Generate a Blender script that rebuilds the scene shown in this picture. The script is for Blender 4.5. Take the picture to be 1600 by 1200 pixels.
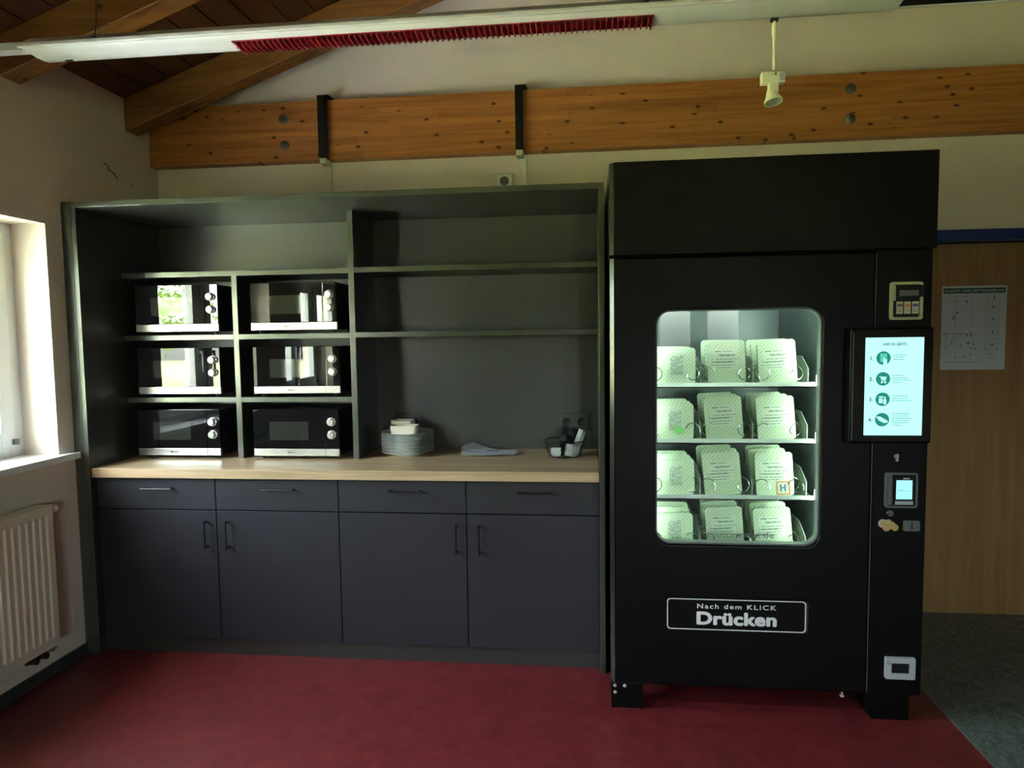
import bpy, bmesh, math, random
from mathutils import Vector, Matrix
R_ = random.Random(7)
PI = math.pi
for o in list(bpy.data.objects): bpy.data.objects.remove(o)
SC = bpy.context.scene
COL = SC.collection

# ------------------------------------------------------------------ camera
yaw, pitch, roll = 0.1106, 0.0717, -0.0136
fwd = Vector((-math.sin(yaw)*math.cos(pitch), math.cos(yaw)*math.cos(pitch), -math.sin(pitch)))
rgt = Vector((math.cos(yaw), math.sin(yaw), 0)); up = rgt.cross(fwd)
r2 = rgt*math.cos(roll)+up*math.sin(roll); u2 = -rgt*math.sin(roll)+up*math.cos(roll)
cd = bpy.data.cameras.new('camera'); cam = bpy.data.objects.new('camera', cd); COL.objects.link(cam)
cam.matrix_world = Matrix(((r2.x, u2.x, -fwd.x, 2.4212), (r2.y, u2.y, -fwd.y, -3.7893), (r2.z, u2.z, -fwd.z, 1.5091), (0, 0, 0, 1)))
cd.sensor_fit = 'HORIZONTAL'; cd.sensor_width = 36; cd.lens = 36*1093.4/1600; cd.clip_start = 0.05
SC.camera = cam

# ------------------------------------------------------------------ sky, sun, exposure
SKY_STRENGTH = 4.0
SUN_STRENGTH = 60.0
EXPOSURE = 2.0
W = bpy.data.worlds.new('sky'); SC.world = W; W.use_nodes = True
wn = W.node_tree.nodes; wl = W.node_tree.links
bg = wn['Background']
sky = wn.new('ShaderNodeTexSky'); sky.sky_type = 'NISHITA'; sky.sun_disc = False
sky.sun_elevation = math.radians(48); sky.sun_rotation = math.radians(40); sky.air_density = 1.0; sky.dust_density = 3.0; sky.ozone_density = 0.6
hs = wn.new('ShaderNodeHueSaturation'); hs.inputs['Saturation'].default_value = 0.45
wl.new(sky.outputs[0], hs.inputs['Color']); wl.new(hs.outputs[0], bg.inputs[0]); bg.inputs[1].default_value = SKY_STRENGTH
sd = bpy.data.lights.new('sun', 'SUN'); sd.energy = SUN_STRENGTH; sd.angle = math.radians(1); sd.color = (1, 0.95, 0.86)
sun = bpy.data.objects.new('sun', sd); COL.objects.link(sun)
sun.rotation_euler = Vector((-0.55, -0.45, -0.85)).to_track_quat('-Z', 'Y').to_euler(); sun.location = (6, 6, 9)

def portal(name, loc, sx, sy, direction):
    l = bpy.data.lights.new(name, 'AREA'); l.shape = 'RECTANGLE'; l.size = sx; l.size_y = sy
    o = bpy.data.objects.new(name, l); COL.objects.link(o); o.location = loc
    o.rotation_euler = Vector(direction).to_track_quat('-Z', 'Z').to_euler()
    l.cycles.is_portal = True
# window openings: (y0, y1, z0, z1) in the left wall ; (x0, x1, z0, z1) for the unseen fill window added behind the camera
WZ0, WZ1 = 0.985, 2.03
LEFT_WINDOWS = [(-2.30, -0.858), (-4.20, -2.90)]
FILL_WINDOWS = [(3.2, 4.5)]  # unseen opening, added to give frontal fill light
for y0, y1 in LEFT_WINDOWS: portal('window_portal', (-0.32, (y0+y1)/2, (WZ0+WZ1)/2), y1-y0, WZ1-WZ0, (1, 0, 0))
for x0, x1 in FILL_WINDOWS: portal('window_portal', ((x0+x1)/2, -7.32, 1.55), x1-x0, 0.9, (0, 1, 0))
SC.view_settings.view_transform = 'Standard'; SC.view_settings.look = 'None'
SC.view_settings.exposure = EXPOSURE; SC.view_settings.gamma = 1.0; SC.view_settings.use_curve_mapping = False

# ------------------------------------------------------------------ materials
MATS = {}
def mat(name, col=(0.5, 0.5, 0.5), rough=0.5, metal=0.0, spec=0.5, emit=None, es=0.0, bump=0.0, bscale=200, var=0.0, vscale=3.0, coat=0.0, objvar=0.0, trans=0.0):
    m = bpy.data.materials.new(name); m.use_nodes = True; nt = m.node_tree; N = nt.nodes; L = nt.links
    b = N['Principled BSDF']
    b.inputs['Base Color'].default_value = (*col, 1); b.inputs['Roughness'].default_value = rough
    b.inputs['Metallic'].default_value = metal; b.inputs['Specular IOR Level'].default_value = spec
    b.inputs['Coat Weight'].default_value = coat; b.inputs['Coat Roughness'].default_value = 0.04
    b.inputs['Transmission Weight'].default_value = trans
    if emit: b.inputs['Emission Color'].default_value = (*emit, 1); b.inputs['Emission Strength'].default_value = es
    tc = N.new('ShaderNodeTexCoord')
    if var or objvar:
        no = N.new('ShaderNodeTexNoise'); no.inputs['Scale'].default_value = vscale; no.inputs['Detail'].default_value = 5
        L.new(tc.outputs['Object'], no.inputs['Vector'])
        mr = N.new('ShaderNodeMapRange'); mr.inputs['From Min'].default_value = 0.3; mr.inputs['From Max'].default_value = 0.7
        mr.inputs['To Min'].default_value = 1-var; mr.inputs['To Max'].default_value = 1+var
        L.new(no.outputs['Fac'], mr.inputs['Value'])
        mx = N.new('ShaderNodeVectorMath'); mx.operation = 'SCALE'; mx.inputs[0].default_value = col
        L.new(mr.outputs[0], mx.inputs['Scale'])
        out = mx.outputs[0]
        if objvar:
            oi = N.new('ShaderNodeObjectInfo'); m2 = N.new('ShaderNodeMapRange'); m2.inputs['To Min'].default_value = 1-objvar; m2.inputs['To Max'].default_value = 1+objvar
            L.new(oi.outputs['Random'], m2.inputs['Value'])
            s2 = N.new('ShaderNodeVectorMath'); s2.operation = 'SCALE'; L.new(out, s2.inputs[0]); L.new(m2.outputs[0], s2.inputs['Scale']); out = s2.outputs[0]
        L.new(out, b.inputs['Base Color'])
    if bump:
        n2 = N.new('ShaderNodeTexNoise'); n2.inputs['Scale'].default_value = bscale; n2.inputs['Detail'].default_value = 3
        L.new(tc.outputs['Object'], n2.inputs['Vector'])
        bp = N.new('ShaderNodeBump'); bp.inputs['Strength'].default_value = bump; bp.inputs['Distance'].default_value = 0.002
        L.new(n2.outputs['Fac'], bp.inputs['Height']); L.new(bp.outputs[0], b.inputs['Normal'])
    MATS[name] = m; return m

def wood(name, dark, light, rough=0.45, scale=(1, 30, 30), knots=0.0, objvar=0.12, kscale=(3, 9, 9), spec=0.4, cull=0.0):
    m = bpy.data.materials.new(name); m.use_nodes = True; nt = m.node_tree; N = nt.nodes; L = nt.links
    b = N['Principled BSDF']; b.inputs['Roughness'].default_value = rough; b.inputs['Specular IOR Level'].default_value = spec
    tc = N.new('ShaderNodeTexCoord'); oi = N.new('ShaderNodeObjectInfo')
    off = N.new('ShaderNodeVectorMath'); off.operation = 'SCALE'; off.inputs[0].default_value = (7, 3, 5); L.new(oi.outputs['Random'], off.inputs['Scale'])
    ad = N.new('ShaderNodeVectorMath'); L.new(tc.outputs['Object'], ad.inputs[0]); L.new(off.outputs[0], ad.inputs[1])
    mp = N.new('ShaderNodeMapping'); mp.inputs['Scale'].default_value = scale; L.new(ad.outputs[0], mp.inputs['Vector'])
    no = N.new('ShaderNodeTexNoise'); no.inputs['Scale'].default_value = 1.6; no.inputs['Detail'].default_value = 7; no.inputs['Distortion'].default_value = 0.8
    L.new(mp.outputs[0], no.inputs['Vector'])
    cr = N.new('ShaderNodeValToRGB'); cr.color_ramp.elements[0].position = 0.32; cr.color_ramp.elements[0].color = (*dark, 1)
    cr.color_ramp.elements[1].position = 0.66; cr.color_ramp.elements[1].color = (*light, 1)
    L.new(no.outputs['Fac'], cr.inputs[0]); out = cr.outputs[0]
    m2 = N.new('ShaderNodeMapRange'); m2.inputs['To Min'].default_value = 1-objvar; m2.inputs['To Max'].default_value = 1+objvar
    L.new(oi.outputs['Random'], m2.inputs['Value'])
    s2 = N.new('ShaderNodeVectorMath'); s2.operation = 'SCALE'; L.new(out, s2.inputs[0]); L.new(m2.outputs[0], s2.inputs['Scale']); out = s2.outputs[0]
    if knots:
        mk = N.new('ShaderNodeMapping'); mk.inputs['Scale'].default_value = kscale; L.new(ad.outputs[0], mk.inputs['Vector'])
        sx = N.new('ShaderNodeSeparateXYZ'); L.new(mk.outputs[0], sx.inputs[0]); cx = N.new('ShaderNodeCombineXYZ')
        L.new(sx.outputs[0], cx.inputs[0]); a1 = N.new('ShaderNodeMath'); L.new(sx.outputs[1], a1.inputs[0]); L.new(sx.outputs[2], a1.inputs[1]); L.new(a1.outputs[0], cx.inputs[1])
        vo = N.new('ShaderNodeTexVoronoi'); vo.voronoi_dimensions = '2D'; vo.inputs['Scale'].default_value = 1.0; L.new(cx.outputs[0], vo.inputs['Vector'])
        th = N.new('ShaderNodeMapRange'); th.inputs['From Min'].default_value = knots*0.45; th.inputs['From Max'].default_value = knots
        th.inputs['To Min'].default_value = 0.16; th.inputs['To Max'].default_value = 1.0; 
        sc_ = N.new('ShaderNodeSeparateColor'); L.new(vo.outputs['Color'], sc_.inputs[0]); lt = N.new('ShaderNodeMath'); lt.operation = 'LESS_THAN'; lt.inputs[1].default_value = cull
        L.new(sc_.outputs[0], lt.inputs[0]); a2 = N.new('ShaderNodeMath'); L.new(lt.outputs[0], a2.inputs[0]); L.new(vo.outputs['Distance'], a2.inputs[1])
        L.new(a2.outputs[0], th.inputs['Value'])
        s3 = N.new('ShaderNodeVectorMath'); s3.operation = 'SCALE'; L.new(out, s3.inputs[0]); L.new(th.outputs[0], s3.inputs['Scale']); out = s3.outputs[0]
    L.new(out, b.inputs['Base Color'])
    bp = N.new('ShaderNodeBump'); bp.inputs['Strength'].default_value = 0.12; bp.inputs['Distance'].default_value = 0.001
    L.new(no.outputs['Fac'], bp.inputs['Height']); L.new(bp.outputs[0], b.inputs['Normal'])
    MATS[name] = m; return m

def glassmat(name, tint=(1, 1, 1), ior=1.5, rough=0.0):
    m = bpy.data.materials.new(name); m.use_nodes = True; nt = m.node_tree; N = nt.nodes; L = nt.links
    N.remove(N['Principled BSDF']); out = N['Material Output']
    tr = N.new('ShaderNodeBsdfTransparent'); tr.inputs[0].default_value = (*tint, 1)
    gl = N.new('ShaderNodeBsdfGlossy'); gl.inputs['Roughness'].default_value = rough
    fr = N.new('ShaderNodeFresnel'); fr.inputs[0].default_value = ior
    mx = N.new('ShaderNodeMixShader'); gm = N.new('ShaderNodeNewGeometry'); fm = N.new('ShaderNodeMath'); fm.operation = 'SUBTRACT'; fm.use_clamp = True; L.new(fr.outputs[0], fm.inputs[0]); L.new(gm.outputs['Backfacing'], fm.inputs[1]); L.new(fm.outputs[0], mx.inputs[0]); L.new(tr.outputs[0], mx.inputs[1]); L.new(gl.outputs[0], mx.inputs[2])
    L.new(mx.outputs[0], out.inputs[0]); MATS[name] = m; return m

def speckle(name, cols, scale, rough, scale2=None, stretch=(1, 1, 1)):
    m = bpy.data.materials.new(name); m.use_nodes = True; nt = m.node_tree; N = nt.nodes; L = nt.links
    b = N['Principled BSDF']; b.inputs['Roughness'].default_value = rough
    tc = N.new('ShaderNodeTexCoord'); mp = N.new('ShaderNodeMapping'); mp.inputs['Scale'].default_value = stretch
    L.new(tc.outputs['Object'], mp.inputs['Vector'])
    no = N.new('ShaderNodeTexNoise'); no.inputs['Scale'].default_value = scale; no.inputs['Detail'].default_value = 6; no.inputs['Roughness'].default_value = 0.7
    no.inputs['Distortion'].default_value = 1.2
    L.new(mp.outputs[0], no.inputs['Vector'])
    cr = N.new('ShaderNodeValToRGB'); els = cr.color_ramp.elements
    els[0].position = 0.3; els[0].color = (*cols[0], 1); els[1].position = 0.72; els[1].color = (*cols[-1], 1)
    for i, c in enumerate(cols[1:-1]): e = els.new(0.3+0.42*(i+1)/(len(cols)-1)); e.color = (*c, 1)
    L.new(no.outputs['Fac'], cr.inputs[0])
    bp = N.new('ShaderNodeBump'); bp.inputs['Strength'].default_value = 0.08; bp.inputs['Distance'].default_value = 0.002
    n2 = N.new('ShaderNodeTexNoise'); n2.inputs['Scale'].default_value = scale2 or 30; n2.inputs['Detail'].default_value = 4; L.new(tc.outputs['Object'], n2.inputs['Vector'])
    L.new(n2.outputs['Fac'], bp.inputs['Height']); L.new(bp.outputs[0], b.inputs['Normal'])
    L.new(cr.outputs[0], b.inputs['Base Color']); MATS[name] = m; return m

mat('plaster', (0.73, 0.645, 0.545), 0.9, bump=0.5, bscale=160, var=0.03, vscale=2)
mat('white_paint', (0.82, 0.83, 0.80), 0.35)
mat('sill', (0.80, 0.82, 0.82), 0.3)
speckle('red_lino', [(0.115, 0.012, 0.015), (0.165, 0.018, 0.021), (0.22, 0.030, 0.031)], 9, 0.42, 40)
speckle('grey_lino', [(0.03, 0.045, 0.035), (0.09, 0.12, 0.10), (0.16, 0.20, 0.19), (0.30, 0.33, 0.32)], 38, 0.42, 60, (1, 0.6, 1))
mat('skirting', (0.035, 0.042, 0.040), 0.5)
wood('rafter_wood', (0.15, 0.058, 0.012), (0.27, 0.115, 0.026), 0.5, (1.2, 18, 18), 0.10, 0.10, (5, 8, 8), cull=0.8)
wood('board_wood', (0.065, 0.020, 0.006), (0.11, 0.036, 0.010), 0.5, (25, 1.2, 25), 0.0, 0.18)
wood('glulam', (0.32, 0.112, 0.022), (0.47, 0.185, 0.046), 0.42, (1.1, 14, 32), 0.14, 0.13, (8, 0.001, 13), cull=0.60)
wood('oak', (0.34, 0.23, 0.13), (0.54, 0.39, 0.235), 0.38, (1.0, 12, 30), 0.0, 0.0)
wood('door_wood', (0.27, 0.148, 0.050), (0.36, 0.205, 0.075), 0.45, (16, 16, 1.0), 0.0, 0.0)
mat('edge_sheen', (0.050, 0.057, 0.040), 0.27, spec=1.0)  # lighter than the panels: window sheen put into the edge colour
mat('anthracite', (0.030, 0.033, 0.029), 0.34, spec=0.85, bump=0.15, bscale=500)
mat('anthracite_front', (0.026, 0.025, 0.030), 0.42, spec=0.33, bump=0.15, bscale=500)
mat('black_metal', (0.010, 0.010, 0.011), 0.35, spec=0.4)
mat('powder_black', (0.0026, 0.0021, 0.0022), 0.36, spec=0.16, bump=0.2, bscale=700)
mat('gloss_black', (0.012, 0.013, 0.010), 0.22, spec=1.0)
mat('deep_black', (0.004, 0.004, 0.004), 0.6)
mat('black_glass', (0.004, 0.004, 0.005), 0.015, spec=0.65)
mat('mw_screen', (0.022, 0.024, 0.02), 0.05, spec=0.8)
mat('mw_case', (0.008, 0.008, 0.009), 0.4)
mat('steel', (0.66, 0.65, 0.60), 0.27, metal=0.85)
mat('knob_silver', (0.78, 0.78, 0.74), 0.22, metal=0.6)
mat('chrome', (0.40, 0.42, 0.41), 0.25, metal=1.0)
mat('zinc', (0.17, 0.17, 0.15), 0.38, metal=0.9)
mat('radiator_white', (0.72, 0.66, 0.52), 0.35)
mat('plastic_white', (0.78, 0.77, 0.70), 0.4)
mat('lamp_white', (0.62, 0.63, 0.62), 0.3)
mat('lamp_cream', (0.80, 0.80, 0.62), 0.35)
mat('louvre_red', (0.27, 0.018, 0.028), 0.28, spec=0.6)
mat('louvre_reflector', (0.42, 0.17, 0.18), 0.35, metal=0.2)
mat('tube_white', (0.85, 0.85, 0.82), 0.3)
mat('blue_frame', (0.010, 0.035, 0.21), 0.35)
mat('porcelain', (0.88, 0.90, 0.86), 0.10, spec=0.6)
mat('card_cream', (0.78, 0.70, 0.60), 0.6)
mat('paper', (0.90, 0.92, 0.97), 0.5)
mat('paper_blue', (0.38, 0.45, 0.62), 0.5)
mat('paper_plan', (0.60, 0.65, 0.68), 0.35)
mat('ink', (0.03, 0.035, 0.035), 0.6)
mat('ink_grey', (0.16, 0.18, 0.18), 0.6)
mat('plan_green', (0.010, 0.09, 0.055), 0.5)
mat('film_white', (0.82, 0.82, 0.82), 0.5)
mat('interior_metal', (0.13, 0.15, 0.155), 0.35, metal=0.5)
mat('tray_metal', (0.72, 0.76, 0.74), 0.28, metal=0.6)
mat('divider_grey', (0.22, 0.26, 0.22), 0.4)
mat('meal_tray', (0.46, 0.52, 0.34), 0.55)
mat('label_text', (0.12, 0.20, 0.18), 0.6)
mat('sticker_orange', (0.85, 0.25, 0.05), 0.5)
mat('sticker_green', (0.28, 0.75, 0.22), 0.5)
mat('sticker_blue', (0.10, 0.12, 0.45), 0.5)
mat('sticker_white', (0.62, 0.62, 0.55), 0.5)
mat('led', (1, 1, 1), 0.5, emit=(0.80, 1.0, 0.86), es=30.0)
mat('led_dim', (1, 1, 1), 0.5, emit=(0.80, 1.0, 0.90), es=7.0)
mat('display', (0.0, 0.0, 0.0), 0.2, emit=(0.46, 1.0, 0.95), es=0.32)
mat('display_small', (0.0, 0.0, 0.0), 0.2, emit=(0.38, 0.90, 1.0), es=0.29)
mat('display_teal', (0.0, 0.0, 0.0), 0.4, emit=(0.010, 0.27, 0.18), es=0.25)
mat('display_mint', (0.0, 0.0, 0.0), 0.4, emit=(0.10, 0.62, 0.48), es=0.25)
mat('display_ink', (0.0, 0.0, 0.0), 0.4, emit=(0.02, 0.12, 0.10), es=0.25)
mat('display_grey', (0.0, 0.0, 0.0), 0.4, emit=(0.08, 0.36, 0.31), es=0.25)
mat('gold', (0.62, 0.42, 0.16), 0.4, metal=0.3)
mat('coin_silver', (0.60, 0.58, 0.50), 0.4, metal=0.3)
mat('cream_plastic', (0.52, 0.52, 0.34), 0.35)
mat('grey_plastic', (0.13, 0.14, 0.14), 0.45)
mat('silver_plastic', (0.48, 0.50, 0.53), 0.4)
mat('rubber', (0.015, 0.015, 0.015), 0.7)
mat('valve_dark', (0.05, 0.025, 0.02), 0.4, metal=0.4)
mat('grass', (0.24, 0.265, 0.085), 0.9, var=0.5, vscale=4)
mat('leaf', (0.20, 0.34, 0.045), 0.6, var=0.5, vscale=6)
mat('bark', (0.10, 0.07, 0.045), 0.9)
mat('gravel', (0.55, 0.55, 0.53), 0.9, var=0.15, vscale=20)
mat('smudge', (0.17, 0.14, 0.10), 0.9)
def frosted():
    m = bpy.data.materials.new('frosted_film'); m.use_nodes = True; N = m.node_tree.nodes; L = m.node_tree.links; N.remove(N['Principled BSDF'])
    tr = N.new('ShaderNodeBsdfTransparent'); tl = N.new('ShaderNodeBsdfTranslucent'); tl.inputs[0].default_value = (0.8, 0.85, 0.8, 1); mx = N.new('ShaderNodeMixShader'); mx.inputs[0].default_value = 0.55
    L.new(tr.outputs[0], mx.inputs[1]); L.new(tl.outputs[0], mx.inputs[2]); L.new(mx.outputs[0], N['Material Output'].inputs[0]); MATS['frosted_film'] = m
frosted()
glassmat('window_glass', (0.97, 1.0, 0.97), 1.45)
glassmat('machine_glass', (0.92, 0.98, 0.94), 1.33)
glassmat('clear_plastic', (0.86, 0.92, 0.86), 1.4, 0.05)
glassmat('bulb_glass', (0.85, 0.92, 0.88), 1.6, 0.02)
# printed sleeve of the meal packs: pale green diagonal hatching around a plain centre
def sleeve_mat():
    m = bpy.data.materials.new('meal_sleeve'); m.use_nodes = True; N = m.node_tree.nodes; L = m.node_tree.links
    b = N['Principled BSDF']; b.inputs['Roughness'].default_value = 0.5
    tc = N.new('ShaderNodeTexCoord'); sp = N.new('ShaderNodeSeparateXYZ'); L.new(tc.outputs['Object'], sp.inputs[0])
    ad = N.new('ShaderNodeMath'); ad.operation = 'SUBTRACT'; L.new(sp.outputs[2], ad.inputs[0]); L.new(sp.outputs[0], ad.inputs[1])
    mu = N.new('ShaderNodeMath'); mu.operation = 'MULTIPLY'; mu.inputs[1].default_value = 380; L.new(ad.outputs[0], mu.inputs[0])
    si = N.new('ShaderNodeMath'); si.operation = 'SINE'; L.new(mu.outputs[0], si.inputs[0])
    g = N.new('ShaderNodeMath'); g.operation = 'GREATER_THAN'; g.inputs[1].default_value = 0.35; L.new(si.outputs[0], g.inputs[0])
    mx = N.new('ShaderNodeMix'); mx.data_type = 'RGBA'; mx.inputs['A'].default_value = (0.74, 0.80, 0.66, 1); mx.inputs['B'].default_value = (0.52, 0.68, 0.42, 1)
    def rng(sock, lo, hi):
        a = N.new('ShaderNodeMath'); a.operation = 'COMPARE'; a.inputs[1].default_value = (lo+hi)/2; a.inputs[2].default_value = (hi-lo)/2; L.new(sock, a.inputs[0]); return a.outputs[0]
    ms = N.new('ShaderNodeMath'); ms.operation = 'MULTIPLY'; L.new(rng(sp.outputs[0], -0.052, 0.045), ms.inputs[0]); L.new(rng(sp.outputs[2], 0.055, 0.136), ms.inputs[1])
    iv = N.new('ShaderNodeMath'); iv.operation = 'SUBTRACT'; iv.use_clamp = True; L.new(g.outputs[0], iv.inputs[0]); L.new(ms.outputs[0], iv.inputs[1])
    L.new(iv.outputs[0], mx.inputs['Factor']); L.new(mx.outputs['Result'], b.inputs['Base Color']); MATS['meal_sleeve'] = m
sleeve_mat()

# ------------------------------------------------------------------ helpers
def B(): return bmesh.new()
def abox(bm, x0, x1, y0, y1, z0, z1):
    vs = [bm.verts.new((x, y, z)) for x in (x0, x1) for y in (y0, y1) for z in (z0, z1)]
    for f in ((0, 1, 3, 2), (4, 6, 7, 5), (0, 4, 5, 1), (2, 3, 7, 6), (0, 2, 6, 4), (1, 5, 7, 3)): bm.faces.new([vs[i] for i in f])
    return bm
def box(x0, x1, y0, y1, z0, z1): return abox(B(), x0, x1, y0, y1, z0, z1)
def prism(bm, pts, axis, a, b):
    """extrude a closed 2D outline along an axis; pts are the other two coordinates in xyz order"""
    def P(p, t): return {'x': (t, p[0], p[1]), 'y': (p[0], t, p[1]), 'z': (p[0], p[1], t)}[axis]
    v0 = [bm.verts.new(P(p, a)) for p in pts]; v1 = [bm.verts.new(P(p, b)) for p in pts]; n = len(pts)
    bm.faces.new(v0); bm.faces.new(v1[::-1])
    for i in range(n): bm.faces.new((v0[i], v1[i], v1[(i+1) % n], v0[(i+1) % n]))
    return bm
def rrect(x0, x1, z0, z1, r, n=6):
    pts = []
    for cx, cz, a0 in ((x1-r, z1-r, 0), (x0+r, z1-r, 90), (x0+r, z0+r, 180), (x1-r, z0+r, 270)):
        for k in range(n+1):
            a = math.radians(a0+90*k/n); pts.append((cx+r*math.cos(a), cz+r*math.sin(a)))
    return pts
def ring(bm, outer, inner, a, b):
    """frame between two outlines of equal count, in xz, extruded along y"""
    n = len(outer); V = lambda p, t: bm.verts.new((p[0], t, p[1]))
    o0 = [V(p, a) for p in outer]; i0 = [V(p, a) for p in inner]; o1 = [V(p, b) for p in outer]; i1 = [V(p, b) for p in inner]
    for k in range(n):
        j = (k+1) % n
        bm.faces.new((o0[k], o0[j], i0[j], i0[k])); bm.faces.new((o1[k], i1[k], i1[j], o1[j]))
        bm.faces.new((o0[k], o1[k], o1[j], o0[j])); bm.faces.new((i0[k], i0[j], i1[j], i1[k]))
    return bm
def lathe(bm, prof, c, seg=32, axis='z'):
    rings = []
    for r, h in prof:
        rr = []
        for k in range(seg):
            a = 2*PI*k/seg; u, v = r*math.cos(a), r*math.sin(a)
            rr.append(bm.verts.new({'z': (c[0]+u, c[1]+v, c[2]+h), 'y': (c[0]+u, c[1]+h, c[2]+v), 'x': (c[0]+h, c[1]+u, c[2]+v)}[axis]))
        rings.append(rr)
    for a, b in zip(rings, rings[1:]):
        for k in range(seg): bm.faces.new((a[k], a[(k+1) % seg], b[(k+1) % seg], b[k]))
    for rr, rev in ((rings[0], True), (rings[-1], False)):
        if abs(prof[0 if rev else -1][0]) > 1e-5:
            bm.faces.new(rr[::-1] if rev else rr)
    return bm
def tube(bm, pts, r, n=8, closed=False):
    pts = [Vector(p) for p in pts]; rings = []; m = len(pts); prev = None
    for i, p in enumerate(pts):
        if closed: t = pts[(i+1) % m]-pts[i-1]
        else: t = pts[min(i+1, m-1)]-pts[max(i-1, 0)]
        t.normalize()
        if prev is None: a = t.orthogonal().normalized()
        else:
            a = prev-t*prev.dot(t)
            a = a.normalized() if a.length > 1e-6 else t.orthogonal().normalized()
        prev = a; b = t.cross(a)
        rings.append([bm.verts.new(p+a*(r*math.cos(2*PI*k/n))+b*(r*math.sin(2*PI*k/n))) for k in range(n)])
    for i in range(m if closed else m-1):
        A, C = rings[i], rings[(i+1) % m]
        for k in range(n): bm.faces.new((A[k], A[(k+1) % n], C[(k+1) % n], C[k]))
    if not closed: bm.faces.new(rings[0][::-1]); bm.faces.new(rings[-1])
    return bm
def wloc(p):
    v = Vector((0, 0, 0))
    while p: v += p.location; p = p.parent
    return v
def obj(name, bm, m, parent=None, bevel=0, smooth=False, origin=None, seg=2):
    bmesh.ops.recalc_face_normals(bm, faces=bm.faces[:])
    if bevel:
        bmesh.ops.bevel(bm, geom=[e for e in bm.edges if e.is_manifold and e.calc_face_angle(0) > 0.5], offset=bevel, segments=seg, affect='EDGES', profile=0.5)
    if parent is None:
        if origin is None:
            xs = [v.co for v in bm.verts]
            origin = Vector(((min(v.x for v in xs)+max(v.x for v in xs))/2, (min(v.y for v in xs)+max(v.y for v in xs))/2, min(v.z for v in xs)))
        off = Vector(origin)
    else: off = wloc(parent)
    for v in bm.verts: v.co -= off
    me = bpy.data.meshes.new(name); bm.to_mesh(me); bm.free()
    if isinstance(m, (list, tuple)):
        for q in m: me.materials.append(MATS[q])
    else: me.materials.append(MATS[m])
    if smooth:
        for p in me.polygons: p.use_smooth = True
        try: me.set_sharp_from_angle(angle=math.radians(35))
        except Exception: pass
    o = bpy.data.objects.new(name, me); COL.objects.link(o)
    if parent: o.parent = parent
    else: o.location = off
    return o
def tag(o, label=None, cat=None, group=None, kind=None):
    if label: o['label'] = label
    if cat: o['category'] = cat
    if group: o['group'] = group
    if kind: o['kind'] = kind
    return o
def thing(name, label, cat, loc=(0, 0, 0), group=None):
    o = bpy.data.objects.new(name, None); COL.objects.link(o); o.location = loc; o.empty_display_size = 0.05
    return tag(o, label, cat, group)
def struct(name, bm, m, **k): return tag(obj(name, bm, m, **k), kind='structure')
def dup(o, parent=None):
    c = o.copy(); COL.objects.link(c); c.parent = parent
    for ch in list(o.children): dup(ch, c)
    return c
def text(name, body, m, parent, x, y, z, size, bold=0.0, align='CENTER', width=None, spacing=1.0, depth=0.0004, face='-y'):
    cu = bpy.data.curves.new(name, 'FONT'); cu.body = body; cu.size = size; cu.align_x = align; cu.extrude = depth; cu.space_character = spacing
    t = bpy.data.objects.new('tmp', cu); COL.objects.link(t); bpy.context.view_layer.update()
    me = bpy.data.meshes.new_from_object(t.evaluated_get(bpy.context.evaluated_depsgraph_get()))
    bpy.data.objects.remove(t)
    if bold:
        bb = B()
        for q in range(8):
            n0 = len(bb.verts); bb.from_mesh(me); bb.verts.ensure_lookup_table()
            for v in bb.verts[n0:]: v.co.x += bold*math.cos(q*PI/4); v.co.y += bold*math.sin(q*PI/4); v.co.z += 0.00003*q
        bb.to_mesh(me); bb.free()
    xs = [v.co.x for v in me.vertices] or [0]
    s = 1.0 if not width else width/(max(xs)-min(xs))
    mid = (max(xs)+min(xs))/2
    off = wloc(parent)
    for v in me.vertices:
        px = (v.co.x-mid)*s if width and align == 'CENTER' else v.co.x*s
        v.co = Vector((x+px, y-v.co.z, z+v.co.y))-off
    me.name = name; me.materials.clear(); me.materials.append(MATS[m])
    o = bpy.data.objects.new(name, me); COL.objects.link(o); o.parent = parent; return o

# ================================================================== THE SETTING
SL = 0.354; EAVE = 2.765; RX = 4.5; RZ = EAVE+SL*RX; YF = -7.5
fl = struct('floor', box(-0.02, 3.80, YF, 0.0, -0.12, 0.0), 'red_lino', origin=(0, 0, 0))
obj('hall_floor_covering', box(3.80, 9.0, YF, 0.3, -0.12, 0.0), 'grey_lino', fl)['label'] = 'mottled grey green linoleum'
obj('floor_joint', box(3.795, 3.803, YF, 0.0, 0.0, 0.0008), 'ink_grey', fl)

def holed_wall_x(x0, x1, y0, y1, z0, z1, holes):
    """wall in a yz plane with rectangular holes (ya, yb, za, zb)"""
    bm = B(); ys = y0
    for ya, yb, za, zb in sorted(holes):
        abox(bm, x0, x1, ys, ya, z0, z1); abox(bm, x0, x1, ya, yb, z0, za); abox(bm, x0, x1, ya, yb, zb, z1); ys = yb
    return abox(bm, x0, x1, ys, y1, z0, z1)
struct('wall_left', holed_wall_x(-0.32, 0, YF, 0.3, -0.1, EAVE+0.02, [(a, b, WZ0-0.02, WZ1) for a, b in LEFT_WINDOWS]), 'plaster', origin=(0, 0, 0))
DX0, DX1, DZ = 3.74, 4.98, 1.965
bm = box(-0.3, DX0, 0, 0.3, -0.1, EAVE); abox(bm, DX1, 9.3, 0, 0.3, -0.1, EAVE); abox(bm, DX0, DX1, 0, 0.3, DZ, EAVE)
prism(bm, [(-0.3, EAVE), (9.3, EAVE), (9.3, EAVE), (RX, RZ+0.1), (-0.3, EAVE-0.0)][0:2]+[(RX, RZ+0.1)], 'y', 0, 0.3)
struct('wall_back', bm, 'plaster', origin=(0, 0, 0))
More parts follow.
